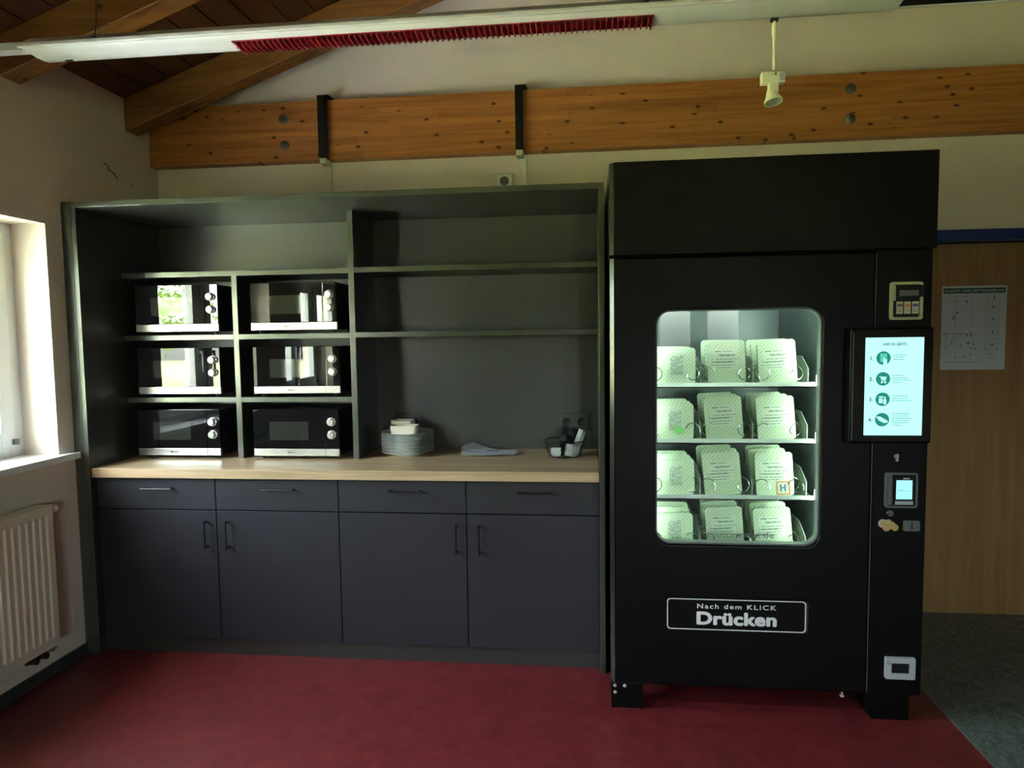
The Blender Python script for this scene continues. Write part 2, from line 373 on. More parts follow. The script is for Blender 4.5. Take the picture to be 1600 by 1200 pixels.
struct('wall_right', box(9.0, 9.3, YF, 0.3, -0.1, EAVE), 'plaster')
bm = B(); xs = -0.3
for a, b in FILL_WINDOWS:
    abox(bm, xs, a, YF-0.3, YF, -0.1, EAVE); abox(bm, a, b, YF-0.3, YF, -0.1, 1.10); abox(bm, a, b, YF-0.3, YF, 2.00, EAVE); xs = b
abox(bm, xs, 9.3, YF-0.3, YF, -0.1, EAVE); prism(bm, [(-0.3, EAVE), (9.3, EAVE), (RX, RZ+0.1)], 'y', YF-0.3, YF)
struct('wall_front', bm, 'plaster', origin=(0, YF, 0))
struct('baseboard_left', box(0, 0.012, YF, -0.762, 0, 0.052), 'skirting')
struct('baseboard_back', box(3.80-0.2, DX0-0.005, -0.012, 0, 0, 0.052), 'skirting')

# ceiling : outer roof skin, boards along y, rafters up the slope
bm = B(); prism(bm, [(-0.4, EAVE-0.4*SL+0.03), (RX, RZ+0.03), (9.4, EAVE-0.4*SL+0.03), (9.4, EAVE+0.25), (RX, RZ+0.32), (-0.4, EAVE+0.25)], 'y', YF-0.4, 0.4)
ceil = struct('ceiling', bm, 'board_wood', origin=(0, 0, EAVE))
ang = math.atan(SL)
def slope_piece(u0, u1, v0, v1, y0, y1, right=False):
    """box in slope coordinates: u along the slope from the eave, v below the boards"""
    bm = B(); c, s = math.cos(ang), math.sin(ang)
    pts = []
    for u, v in ((u0, v0), (u1, v0), (u1, v1), (u0, v1)):
        x = u*c+v*s; z = EAVE+u*s-v*c
        if right: x = 9.0-x
        pts.append((x, z))
    return prism(bm, pts, 'y', y0, y1)
ULEN = RX/math.cos(ang); nb = 34; bw = ULEN/nb
for i in range(nb):
    obj('board', slope_piece(i*bw+0.004, (i+1)*bw-0.004, -0.018, 0.0, YF, 0), 'board_wood', ceil)
bm = B()
for i in range(nb):
    s_ = slope_piece(i*bw+0.004, (i+1)*bw-0.004, -0.018, 0.0, YF, 0, True); me = bpy.data.meshes.new('t'); s_.to_mesh(me); bm.from_mesh(me); s_.free()
tag(obj('far_boards', bm, 'board_wood', ceil), kind='stuff')
H = 0.165*math.cos(ang)
for k in range(9):
    yf = -0.27-0.79*k
    def rafter(right):
        bm = B(); f = (lambda x: 9-x) if right else (lambda x: x)
        prism(bm, [(f(0.0), EAVE-0.165), (f(RX), RZ-0.165), (f(RX), RZ), (f(0.0), EAVE)], 'y', yf, yf+0.11)
        return bm
    o = obj('rafter', rafter(False), 'rafter_wood', ceil, bevel=0.004, seg=1)
    if k < 4: obj('rafter', rafter(True), 'rafter_wood', ceil)

# ---- windows
def window(name, lo, hi, z0, z1, wall):
    """a two-sash window; built in a local frame where 'a' runs along the wall and 'd' is depth outward"""
    def q(bm, a0, a1, d0, d1, z0_, z1_):
        if wall == 'left': return abox(bm, -d1, -d0, a0, a1, z0_, z1_)
        return abox(bm, a0, a1, YF-d1, YF-d0, z0_, z1_)
    d0, d1 = 0.17, 0.24
    fr = B(); t = 0.075
    q(fr, lo, lo+t, d0, d1, z0, z1); q(fr, hi-t, hi, d0, d1, z0, z1); q(fr, lo+t, hi-t, d0, d1, z0, z0+t*0.7); q(fr, lo+t, hi-t, d0, d1, z1-t*0.7, z1)
    mid = (lo+hi)/2; q(fr, mid-0.04, mid+0.04, d0+0.005, d1, z0+t*0.7, z1-t*0.7)
    w = struct(name, fr, 'white_paint', bevel=0.003, origin=(0, (lo+hi)/2, z0) if wall == 'left' else ((lo+hi)/2, YF, z0))
    for a0, a1 in ((lo+t, mid-0.04), (mid+0.04, hi-t)):
        s = B(); e = 0.07; za, zb = z0+t*0.7, z1-t*0.7
        q(s, a0-0.008, a0+e, d0-0.02, d1-0.02, za-0.006, zb+0.006); q(s, a1-e, a1+0.008, d0-0.02, d1-0.02, za-0.006, zb+0.006)
        q(s, a0+e, a1-e, d0-0.02, d1-0.02, za-0.006, za+e); q(s, a0+e, a1-e, d0-0.02, d1-0.02, zb-e, zb+0.006)
        so = obj('sash', s, 'white_paint', w, bevel=0.004)
        g = B(); q(g, a0+e-0.005, a1-e+0.005, d0+0.02, d0+0.026, za+e-0.005, zb-e+0.005); obj('pane', g, 'window_glass', so)
        h = B(); hc = a1-0.03 if a0 < mid-0.1 and a1 <= mid else a0+0.03
        q(h, hc-0.014, hc+0.014, d0-0.032, d0-0.02, 1.36, 1.44); q(h, hc-0.009, hc+0.009, d0-0.06, d0-0.032, 1.405, 1.425); q(h, hc-0.009, hc+0.009, d0-0.06, d0-0.048, 1.28, 1.425)
        obj('window_handle', h, 'silver_plastic', so, bevel=0.003)
        hb = B(); ho = a0 if hc > mid-0.2 and a1 <= mid else a1
        ho = a0-0.0 if a1 <= mid else a1
        q(hb, ho-0.012, ho+0.012, d0-0.034, d0-0.02, za+0.005, za+0.03)
        obj('hinge', hb, 'grey_plastic', so)
    return w
for i, (a, b) in enumerate(LEFT_WINDOWS):
    w = window('window_%d' % (i+1), a, b, WZ0, WZ1, 'left')
    sb = box(-0.30, 0.035, a-0.075, b+0.075, WZ0-0.028, WZ0)
    s = B(); abox(s, -0.19, 0.0, a+0.001, b-0.001, WZ0-0.02, WZ0-0.001); abox(s, 0.0, 0.045, a-0.08, b+0.08, WZ0-0.03, WZ0-0.001)
    sb.free(); obj('window_sill', s, 'sill', w)
for i, (a, b) in enumerate(FILL_WINDOWS): window('window_%d' % (i+1+len(LEFT_WINDOWS)), a, b, 1.10, 2.00, 'front')  # unseen window put in as fill light

# ---- door at the right with blue steel frame
bm = B()
abox(bm, DX0-0.05, DX0+0.03, -0.012, 0.10, 0, DZ+0.035); abox(bm, DX1-0.03, DX1+0.05, -0.012, 0.10, 0, DZ+0.035); abox(bm, DX0+0.03, DX1-0.03, -0.012, 0.10, DZ-0.02, DZ+0.035)
dr = struct('door_1', bm, 'blue_frame', bevel=0.003, origin=(DX0, 0, 0))
obj('door_leaf', box(DX0+0.032, DX1-0.032, 0.06, 0.10, 0.0005, DZ-0.021), 'door_wood', dr)
obj('door_gasket', box(DX0+0.03, DX1-0.03, 0.045, 0.058, DZ-0.030, DZ-0.02), 'deep_black', dr)

# ---- glulam beam on the back wall, laminated from boards
bmz0, bmz1 = 2.458, 2.772
beam = thing('glulam_beam', 'long knotty orange-brown glued timber beam fixed along the top of the back wall', 'beam', (4.5, -0.03, bmz0))
nl = 8; lh = (bmz1-bmz0)/nl
for i in range(nl):
    x = 0.003
    while x < 8.99:
        L_ = R_.uniform(0.7, 2.3); x1 = min(8.99, x+L_)
        if 8.99-x1 < 0.4: x1 = 8.99
        obj('lamella', box(x, x1-0.0004, -0.066-R_.uniform(0, 0.0012), 0.0, bmz0+i*lh, bmz0+(i+1)*lh-0.0005), 'glulam', beam); x = x1
for x, z in ((0.784, 2.683), (0.786, 2.544), (3.713, 2.694), (3.713, 2.551)):
    b_ = lathe(B(), [(0.026, 0), (0.026, -0.004), (0.020, -0.006), (0.0, -0.006)], (x, -0.067, z), 20, 'y')
    w_ = obj('washer', b_, 'zinc', beam, smooth=True)
    obj('bolt_head', lathe(B(), [(0.011, 0), (0.011, -0.007), (0.0, -0.008)], (x, -0.072, z), 6, 'y'), 'zinc', w_)

# cable covers strapped over the beam
for x, wd, dw, lab in ((1.008, 0.044, 0.009, 'black cable cover over the beam, left one above the plates'), (2.066, 0.040, 0.036, 'black cable cover over the beam, right one by the white socket')):
    t = thing('cable_duct', lab, 'cable duct', (x, -0.03, 2.14))
    obj('beam_cover', box(x-wd/2, x+wd/2, -0.100, -0.067, 2.462, 2.782), 'black_metal', t, bevel=0.002)
    obj('cover_top', box(x-wd/2, x+wd/2+0.02, -0.100, -0.0, 2.782, 2.789), 'black_metal', t)
    obj('end_cap', box(x-0.018, x+0.018, -0.100, -0.02, 2.432, 2.461), 'plastic_white', t, bevel=0.003)
    obj('wall_duct', box(x+0.012-dw/2, x+0.012+dw/2, -0.02, 0.0, 2.14, 2.45), 'plastic_white', t, bevel=0.002)
sk = thing('wall_socket', 'white wall socket half hidden above the dark shelving frame', 'socket', (1.98, 0, 2.28))
obj('socket_plate', box(1.935, 2.022, -0.035, 0, 2.275, 2.36), 'plastic_white', sk, bevel=0.005)
obj('socket_well', lathe(B(), [(0.024, 0), (0.024, -0.002), (0.019, -0.003), (0.018, 0.010), (0.0, 0.010)], (1.978, -0.036, 2.318), 24, 'y'), 'grey_plastic', sk, smooth=True)
# old crack left by a cable, and a filled dowel hole on the left wall
crk = B()
pts = [(0.0015, -0.448+0.018*i+0.01*math.sin(i*1.7), 2.392-0.010*i+0.008*math.sin(i*2.3)) for i in range(7)]
tube(crk, pts, 0.0035, 5); obj('scratch', crk, 'smudge', bpy.data.objects['wall_left'])
obj('dowel_hole', lathe(B(), [(0.006, 0), (0.005, 0.001), (0.0, 0.0012)], (0, -0.228, 2.323), 10, 'x'), 'smudge', bpy.data.objects['wall_left'])

# ================================================================== OUTDOORS (seen mirrored in the appliance fronts)
struct('ground', box(-40, 30, -40, 30, -0.32, -0.14), 'grass')
struct('path', box(-3.2, -1.4, -30, 20, -0.14, -0.125), 'gravel')
def tree(x, y, h, r, label, seed):
    rr = random.Random(seed); t = thing('tree', label, 'tree', (x, y, -0.14), None)
    bm = B(); tube(bm, [(x, y, -0.16), (x+0.05, y, h*0.3), (x-0.04, y+0.05, h*0.62)], 0.10, 8); obj('trunk', bm, 'bark', t)
    lf = B()
    for k in range(2600):
        v = Vector((rr.gauss(0, 1), rr.gauss(0, 1), rr.gauss(0, 1))).normalized()*(rr.uniform(0.35, 1.0)**0.5)
        bump = 1+0.25*math.sin(5*v.x+seed)*math.sin(4*v.y)*math.cos(6*v.z)
        p = Vector((x+v.x*r*bump, y+v.y*r*bump, h*0.6+v.z*h*0.45*bump))
        a = Vector((rr.gauss(0, 1), rr.gauss(0, 1), rr.gauss(0, 1))).normalized()*0.11; b = a.orthogonal().normalized()*0.06
        lf.faces.new([lf.verts.new(p-a), lf.verts.new(p+b), lf.verts.new(p+a), lf.verts.new(p-b)])
    me = obj('foliage', lf, 'leaf', t)
tree(-6.5, -7.0, 4.2, 1.7, 'round leafy tree outside the windows, nearest one', 3)
tree(-10.5, -16.0, 5.5, 2.2, 'tall leafy tree outside beyond the gravel path', 4)
tree(-8.0, -3.0, 3.6, 1.6, 'low spreading tree outside by the end of the lawn', 5)
tree(-13.0, -9.0, 6.0, 2.6, 'broad tree far across the lawn', 6)

# ================================================================== LARGE FURNITURE
YFR = -0.76; YSH = -0.4616; YBK = -0.13; ZT = 2.1415; XL, XR = 0.0735, 2.462
cab = thing('shelving_unit', 'anthracite built-in shelving with deep surrounding frame and open compartments', 'shelving', (1.25, -0.4, 0))
obj('filler_strip', box(0.001, 0.050, YFR, YFR+0.02, 0, ZT), 'anthracite', cab, bevel=0.001)
obj('side_panel', box(0.0505, XL, YFR, -0.005, 0, ZT-0.026), 'anthracite', cab, bevel=0.001)
obj('side_panel', box(XR, 2.486, YFR, -0.005, 0, ZT-0.026), 'anthracite', cab, bevel=0.001)
obj('top_panel', box(0.0505, 2.486, YFR, -0.005, ZT-0.0255, ZT), 'anthracite', cab, bevel=0.001)
obj('back_panel', box(XL, XR, YBK, YBK+0.015, 0.0, ZT-0.026), 'anthracite', cab)
obj('upright', box(1.257, 1.285, YSH, YBK, 0.9005, ZT-0.026), 'anthracite', cab, bevel=0.001)
obj('upright', box(0.656, 0.684, YSH, YBK, 0.9005, 1.814), 'anthracite', cab, bevel=0.001)
for x0, x1, z in ((XL, 1.257, 1.840), (XL, 0.656, 1.525), (0.684, 1.257, 1.525), (XL, 0.656, 1.210), (0.684, 1.257, 1.210), (1.285, XR, 1.842), (1.285, XR, 1.527)):
    obj('shelf', box(x0, x1, YSH, YBK, z-0.026, z), 'anthracite', cab, bevel=0.001)
wt = obj('worktop', box(XL+0.001, XR-0.001, -0.752, YBK-0.001, 0.856, 0.9), 'oak', None, bevel=0.002)
tag(wt, 'light oak worktop running across the dark base cabinets', 'worktop')
pl = obj('plinth', box(XL+0.001, XR-0.001, -0.712, -0.695, 0.001, 0.078), 'anthracite', None)
tag(pl, 'dark kick board along the floor under the base cabinets', 'plinth')
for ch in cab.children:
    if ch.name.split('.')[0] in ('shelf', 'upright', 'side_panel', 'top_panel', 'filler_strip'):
        ch.data.materials.append(MATS['edge_sheen'])
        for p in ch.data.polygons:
            if p.normal.y < -0.9: p.material_index = 1  # front-facing edges take the painted window sheen
X0, PW = 0.0819, 0.595
def handle_bm(x0, x1, z0, z1, y):
    bm = B()
    if x1-x0 > z1-z0:
        z = (z0+z1)/2; tube(bm, [(x0, y, z), (x1, y, z)], 0.0045, 8)
        for x in (x0+0.010, x1-0.010): tube(bm, [(x, y, z), (x, -0.730, z)], 0.0045, 8)
    else:
        x = (x0+x1)/2; tube(bm, [(x, y, z0), (x, y, z1)], 0.0045, 8)
        for z in (z0+0.008, z1-0.008): tube(bm, [(x, y, z), (x, -0.730, z)], 0.0045, 8)
    return bm
wh = ['leftmost base cabinet, beside the radiator wall', 'second base cabinet from the left, under the microwaves', 'third base cabinet from the left, under the plate stack', 'rightmost base cabinet, next to the vending machine']
for k in range(4):
    a, b = X0+PW*k, X0+PW*(k+1)
    c = thing('base_cabinet', 'anthracite '+wh[k], 'cabinet', ((a+b)/2, -0.4, 0.08), 'base cabinets under the worktop')
    lo_ = max(a, XL+0.001)
    bm = B(); abox(bm, lo_+0.001, lo_+0.017, -0.709, YBK-0.002, 0.082, 0.854); abox(bm, b-0.017, b-0.001, -0.709, YBK-0.002, 0.082, 0.854)
    abox(bm, lo_+0.017, b-0.017, -0.709, YBK-0.002, 0.082, 0.098); abox(bm, lo_+0.017, b-0.017, -0.15, YBK-0.002, 0.098, 0.854)
    obj('carcass', bm, 'deep_black', c)
    d = obj('drawer', box(a+0.0022, b-0.0022, -0.730, -0.711, 0.7045, 0.8515), 'anthracite_front', c, bevel=0.0012)
    hx = (a+b)/2+[0.017, 0.019, 0.019, 0.008][k]
    obj('handle', handle_bm(hx-0.077, hx+0.077, 0.804, 0.808, -0.758), 'black_metal', d, smooth=True)
    d = obj('door', box(a+0.0022, b-0.0022, -0.730, -0.711, 0.084, 0.6995), 'anthracite_front', c, bevel=0.0012)
    hx = b-0.046 if k % 2 == 0 else a+0.058
    obj('handle', handle_bm(hx-0.001, hx+0.001, 0.523, 0.656, -0.760), 'black_metal', d, smooth=True)

# ================================================================== VENDING MACHINE
VX0, VX1, VY, VB = 2.501, 3.690, -1.04, -0.20
vm = thing('vending_machine', 'tall black vending machine with a lit window of packed meals', 'vending machine', (3.09, -0.62, 0))
bm = B(); abox(bm, VX0+0.004, VX0+0.03, VY+0.065, VB, 0.10, 1.80); abox(bm, 3.655, 3.680, VY+0.065, VB, 0.10, 1.80)
abox(bm, VX0+0.03, 3.655, VB-0.03, VB, 0.10, 1.80); abox(bm, VX0+0.03, 3.655, VY+0.065, VB-0.03, 0.10, 0.15); abox(bm, VX0+0.03, 3.655, VY+0.065, VB-0.03, 1.76, 1.80)
obj('cabinet_body', bm, 'powder_black', vm)
obj('header_box', box(VX0+0.0165, VX1, VY-0.002, VB, 1.803, 2.156), 'powder_black', vm, bevel=0.003, seg=2)
for z0, z1 in ((0.105, 1.793), (1.805, 2.155)):
    cp = prism(B(), [(VX0, VY+0.017), (VX0+0.016, VY), (VX0+0.016, VY+0.062 if z1 < 1.8 else VB), (VX0, VY+0.062 if z1 < 1.8 else VB)], 'z', z0, z1)
    obj('corner_profile', cp, 'gloss_black', vm, bevel=0.001)['label'] = 'glossy black chamfered corner strip'
# door with rounded window
WX0, WX1, VZ0, VZ1 = 2.677, 3.296, 0.675, 1.592
n_ = 8
inner = rrect(WX0, WX1, VZ0, VZ1, 0.055, n_)
outer = []
for (px, pz) in inner: outer.append((px, pz))
def to_outer(x0, x1, z0, z1):
    res = []; m_ = n_+1
    for ci, (cx, cz, (ax, az), (bx, bz)) in enumerate(((x1, z1, (0, -1), (-1, 0)), (x0, z1, (1, 0), (0, -1)), (x0, z0, (0, 1), (1, 0)), (x1, z0, (-1, 0), (0, 1)))):
        for k in range(m_):
            t = k/(m_-1)
            if t < 0.5: s = (0.5-t)*0.1; res.append((cx+ax*s, cz+az*s))
            else: s = (t-0.5)*0.1; res.append((cx+bx*s, cz+bz*s))
    return res
DXa, DXb, DZa, DZb = VX0+0.0165, 3.4785, 0.100, 1.795
outer = to_outer(DXa, DXb, DZa, DZb)
bm = ring(B(), outer, inner, VY, VY+0.055)
door = obj('door', bm, 'powder_black', vm)
bv = door.modifiers.new('bevel', 'BEVEL'); bv.width = 0.008; bv.segments = 3; bv.limit_method = 'ANGLE'; bv.angle_limit = math.radians(60)
bm = ring(B(), rrect(WX0+0.0005, WX1-0.0005, VZ0+0.0005, VZ1-0.0005, 0.055, 8), rrect(WX0+0.006, WX1-0.006, VZ0+0.006, VZ1-0.006, 0.050, 8), VY+0.012, VY+0.05)
obj('window_gasket', bm, 'grey_plastic', door)
gl = obj('window_pane', prism(B(), rrect(WX0+0.005, WX1-0.005, VZ0+0.005, VZ1-0.005, 0.051, 8), 'y', VY+0.018, VY+0.022), 'machine_glass', door)
text('glass_lettering', 'Feautomaten.de', 'frosted_film', door, 2.994, VY+0.0172, 0.702, 0.036, 0.0004, width=0.275)
# delivery flap
fx0, fx1, fz0, fz1 = 2.703, 3.287, 0.313, 0.466
bm = ring(B(), rrect(fx0, fx1, fz0, fz1, 0.012, 4), rrect(fx0+0.016, fx1-0.030, fz0+0.022, fz1-0.006, 0.010, 4), VY-0.007, VY)
obj('flap_frame', bm, 'powder_black', door, bevel=0.0)
flap = obj('delivery_flap', prism(B(), rrect(2.719, 3.257, 0.335, 0.461, 0.012, 5), 'y', VY-0.004, VY), 'anthracite', door)
sgn = obj('sign_plate', prism(B(), rrect(2.7225, 3.2465, 0.3385, 0.4595, 0.013, 5), 'y', VY-0.006, VY-0.004), 'powder_black', door)
obj('sign_border', ring(B(), rrect(2.7205, 3.2485, 0.3365, 0.4615, 0.014, 5), rrect(2.7245, 3.2445, 0.3405, 0.4575, 0.012, 5), VY-0.0072, VY-0.0058), 'film_white', door)['label'] = 'thin white border line'
text('lettering', 'Nach dem KLICK', 'film_white', door, 2.987, VY-0.0068, 0.4235, 0.0262, 0.0004, width=0.300, spacing=1.25)
text('lettering', 'Drücken', 'film_white', door, 2.987, VY-0.0068, 0.3605, 0.0690, 0.0030, width=0.305, spacing=1.04)
# interior
IX0, IX1, IY0, IY1, IZ0, IZ1 = 2.560, 3.312, VY+0.065, -0.34, 0.50, 1.70
bm = B(); abox(bm, IX0-0.01, IX0, IY0, IY1, IZ0, IZ1); abox(bm, IX1, IX1+0.01, IY0, IY1, IZ0, IZ1); abox(bm, IX0, IX1, IY1-0.01, IY1, IZ0, IZ1)
abox(bm, IX0, IX1, IY0, IY1, IZ1, IZ1+0.01); abox(bm, IX0, IX1, IY0, IY1, IZ0-0.01, IZ0)
obj('interior_lining', bm, 'interior_metal', vm)
obj('led_strip', box(IX0+0.006, IX0+0.022, IY0+0.003, IY0+0.012, 0.62, 1.66), 'led', vm)
obj('led_strip', box(IX0+0.03, IX1-0.02, IY0+0.003, IY0+0.014, 1.655, 1.675), 'led_dim', vm)
obj('led_strip', box(IX1-0.007, IX1-0.001, IY0-0.006, IY0+0.001, 0.62, 1.66), 'led', vm)
TR = [1.304, 1.080, 0.854, 0.630]
COLS = [2.757, 2.963, 3.160]
CX = [(2.684, 2.832), (2.893, 3.032), (3.103, 3.232)]
coil_me = None
for r, z in enumerate(TR):
    bm = B(); abox(bm, IX0+0.004, 3.296, -0.950, -0.38, z-0.010, z-0.006); abox(bm, IX0+0.004, 3.296, -0.955, -0.950, z-0.019, z+0.001); abox(bm, IX0+0.004, 3.296, -0.955, -0.944, z-0.019, z-0.015)
    tr = obj('product_tray', bm, 'tray_metal', vm)
    cl = B(); abox(cl, 3.297, 3.309, -0.962, -0.945, z-0.012, z+0.030); abox(cl, 3.297, 3.309, -0.93, -0.40, z-0.014, z-0.004)
    tube(cl, [(3.303, -0.964, z+0.036), (3.303, -0.964, z+0.028)], 0.005, 8)
    obj('rail_clip', cl, 'chrome', tr)
    for xd in (2.863, 3.066, 3.272):
        db = B(); prism(db, [(-0.945, z-0.006), (-0.40, z-0.006), (-0.40, z+0.10), (-0.86, z+0.10), (-0.945, z+0.055)], 'x', xd-0.0015, xd+0.0015)
        obj('lane_divider', db, 'divider_grey', tr)
    for pair in CX:
        for s_i, cx in enumerate(pair):
            if coil_me is None:
                hb = B(); pts = []; T = 7
                for k in range(T*18+1):
                    a_ = 2*PI*k/18; pts.append((0.026*math.cos(a_), 0.062*k/18, 0.026*math.sin(a_)))
                tube(hb, pts, 0.0020, 5)
                o = obj('spiral', hb, 'chrome', None, smooth=True, origin=(0, 0, 0)); coil_me = o
            else: o = coil_me.copy(); COL.objects.link(o)
            o.parent = tr; o.location = Vector((cx, -0.962, z+0.037))-wloc(tr); o.rotation_euler = (0, R_.uniform(0, 6), 0)
# right-hand control column
CX0, CX1 = 3.4835, 3.678
colm = obj('control_column', box(CX0, CX1, VY, VY+0.064, 0.100, 1.799), 'powder_black', vm, bevel=0.003)
obj('column_edge', box(CX0-0.0035, CX0-0.001, VY+0.002, VY+0.03, 0.105, 1.79), 'grey_plastic', vm)
def opening(x0, x1, z0, z1, t, y, m, nm, r=0.006, par=vm):
    return obj(nm, ring(B(), rrect(x0, x1, z0, z1, r, 4), rrect(x0+t, x1-t, z0+t, z1-t, max(0.001, r-t*0.3), 4), y-0.012, y), m, par)
# banknote reader
y = VY
br = opening(3.528, 3.642, 1.541, 1.680, 0.0095, y, 'cream_plastic', 'banknote_reader', 0.010)
obj('reader_back', box(3.537, 3.634, y-0.003, y-0.001, 1.550, 1.671), 'deep_black', br)
obj('reader_lip', box(3.5385, 3.5475, y-0.009, y-0.002, 1.612, 1.668), 'cream_plastic', br, bevel=0.001)
obj('note_slot', box(3.560, 3.628, y-0.011, y-0.004, 1.628, 1.650), 'grey_plastic', br, bevel=0.002)
obj('reader_gap_cover', box(3.631, 3.644, y-0.014, y-0.0005, 1.624, 1.668), 'deep_black', br, bevel=0.001)
for x, m_, m2 in ((3.552, 'sticker_white', 'ink_grey'), (3.579, 'sticker_white', 'sticker_orange'), (3.607, 'sticker_white', 'sticker_blue')):
    s = obj('note_sticker', box(x, x+0.0225, y-0.006, y-0.004, 1.563, 1.608), m_, br)
    bm = B(); abox(bm, x+0.002, x+0.0205, y-0.0068, y-0.006, 1.589, 1.600); abox(bm, x+0.003, x+0.018, y-0.0068, y-0.006, 1.578, 1.580); abox(bm, x+0.003, x+0.015, y-0.0068, y-0.006, 1.571, 1.573)
    obj('print', bm, m2, br)
# touch screen box
mon = obj('touch_screen', box(3.373, 3.662, VY-0.060, VY-0.001, 1.087, 1.513), 'powder_black', vm, bevel=0.008, seg=3)
ys = VY-0.0605
obj('bezel', ring(B(), rrect(3.386, 3.655, 1.096, 1.504, 0.006, 4), rrect(3.424, 3.627, 1.118, 1.477, 0.002, 4), ys-0.003, ys), 'black_glass', mon)
obj('display', box(3.4235, 3.6275, ys-0.0015, ys, 1.1175, 1.4775), 'display', mon)['label'] = 'bright pale cyan display'
obj('bezel_glint', box(3.3815, 3.3835, ys-0.0045, ys+0.001, 1.100, 1.498), 'zinc', mon)  # highlight on the left screen edge, built as a thin metal line
yp = ys-0.0022
text('display_title', 'UND SO GEHTS:', 'display_ink', mon, 3.527, yp, 1.448, 0.0135, 0.0004, width=0.083, depth=0.0002)
for i, zc in enumerate((1.402, 1.326, 1.251, 1.176)):
    text('step_number', '%d.' % (i+1), 'display_ink', mon, 3.440, yp, zc-0.007, 0.019, 0.0005, align='LEFT', depth=0.0002)
    disc = obj('step_icon', lathe(B(), [(0.025, 0), (0.025, -0.0004), (0.0, -0.0004)], (3.488, yp, zc), 32, 'y'), 'display_teal', mon)
    yi = yp-0.0012; bm = B()
    if i == 0: abox(bm, 3.476, 3.500, yi+0.0004, yi+0.0006, zc-0.014, zc+0.017)
    elif i == 1:
        prism(bm, [(3.479, zc+0.008), (3.500, zc+0.008), (3.497, zc-0.005), (3.482, zc-0.005)], 'y', yi, yi+0.0003); abox(bm, 3.474, 3.480, yi, yi+0.0003, zc+0.008, zc+0.010)
        abox(bm, 3.482, 3.498, yi, yi+0.0003, zc-0.010, zc-0.008)
        for cx_ in (3.484, 3.496): lathe(bm, [(0.0035, 0), (0.0035, -0.0003), (0, -0.0003)], (cx_, yi+0.0003, zc-0.013), 12, 'y')
    elif i == 2:
        abox(bm, 3.475, 3.491, yi, yi+0.0003, zc+0.006, zc+0.011); abox(bm, 3.475, 3.488, yi, yi+0.0003, zc-0.014, zc+0.003); abox(bm, 3.491, 3.501, yi, yi+0.0003, zc-0.018, zc+0.000); abox(bm, 3.494, 3.498, yi, yi+0.0003, zc-0.001, zc+0.010)
    else:
        prism(bm, [(3.466, zc+0.011), (3.480, zc+0.012), (3.507, zc-0.004), (3.508, zc-0.010), (3.493, zc-0.012), (3.476, zc-0.002)], 'y', yi, yi+0.0003)
    obj('pictogram', bm, 'display_mint' if i == 0 else 'display', mon)
    if i == 0:
        bm = B(); abox(bm, 3.487, 3.500, yi-0.0004, yi-0.0001, zc-0.025, zc-0.004); abox(bm, 3.488, 3.4905, yi-0.0004, yi-0.0001, zc-0.004, zc+0.003); obj('pictogram', bm, 'display', mon)
    bm = B()
    for j, w_ in enumerate([(0.048, 0.038, 0.035), (0.035, 0.050, 0.062, 0.030), (0.055, 0.050, 0.066), (0.062, 0.055, 0.070, 0.060, 0.055, 0.034)][i]):
        zz = zc+0.012-j*0.0085+(0.010 if i == 3 else 0)
        xx = 3.523
        while xx < 3.523+w_: ww = R_.uniform(0.004, 0.010); abox(bm, xx, min(xx+ww, 3.523+w_), yp-0.0004, yp, zz-0.0012, zz+0.0012); xx += ww+0.0018
    obj('step_text', bm, 'display_grey', mon)
# small lever, card terminal, lock, coins, coin slot, coin return
lv = B(); lathe(lv, [(0.009, 0), (0.009, -0.004), (0, -0.004)], (3.566, VY, 1.030), 16, 'y'); abox(lv, 3.561, 3.571, VY-0.012, VY, 1.012, 1.040)
obj('return_lever', lv, 'steel', vm, bevel=0.0)
ct = opening(3.526, 3.642, 0.835, 0.969, 0.007, y, 'grey_plastic', 'card_terminal', 0.010)
obj('terminal_back', box(3.533, 3.635, y-0.003, y-0.001, 0.842, 0.962), 'deep_black', ct)
obj('terminal_side', box(3.534, 3.552, y-0.0105, y-0.0032, 0.845, 0.960), 'grey_plastic', ct, bevel=0.002)
obj('terminal_unit', box(3.560, 3.626, y-0.014, y-0.0035, 0.847, 0.955), 'black_metal', ct, bevel=0.003)
obj('terminal_display', box(3.564, 3.621, y-0.0150, y-0.0142, 0.869, 0.941), 'display_small', ct)
bm = B(); abox(bm, 3.568, 3.588, y-0.0155, y-0.0151, 0.9045, 0.906); abox(bm, 3.568, 3.617, y-0.0155, y-0.0151, 0.8995, 0.9005); obj('terminal_text', bm, 'display_grey', ct)
obj('card_slot', box(3.561, 3.625, y-0.017, y-0.010, 0.848, 0.862), 'silver_plastic', ct, bevel=0.002)
obj('terminal_badge', box(3.588, 3.610, y-0.0150, y-0.0142, 0.944, 0.951), 'silver_plastic', ct)
lk = obj('lock', lathe(B(), [(0.0135, 0), (0.0135, -0.006), (0.011, -0.008), (0.0, -0.008)], (3.548, VY, 0.812), 24, 'y'), 'zinc', vm, smooth=True)
kb = B(); abox(kb, 3.534, 3.550, VY-0.030, VY-0.008, 0.8105, 0.8135); obj('key', kb, 'chrome', lk)
cs = obj('coin_sticker', box(3.560-0.006, 3.560, VY-0.0005, VY, 0.760, 0.770), 'gold', vm)
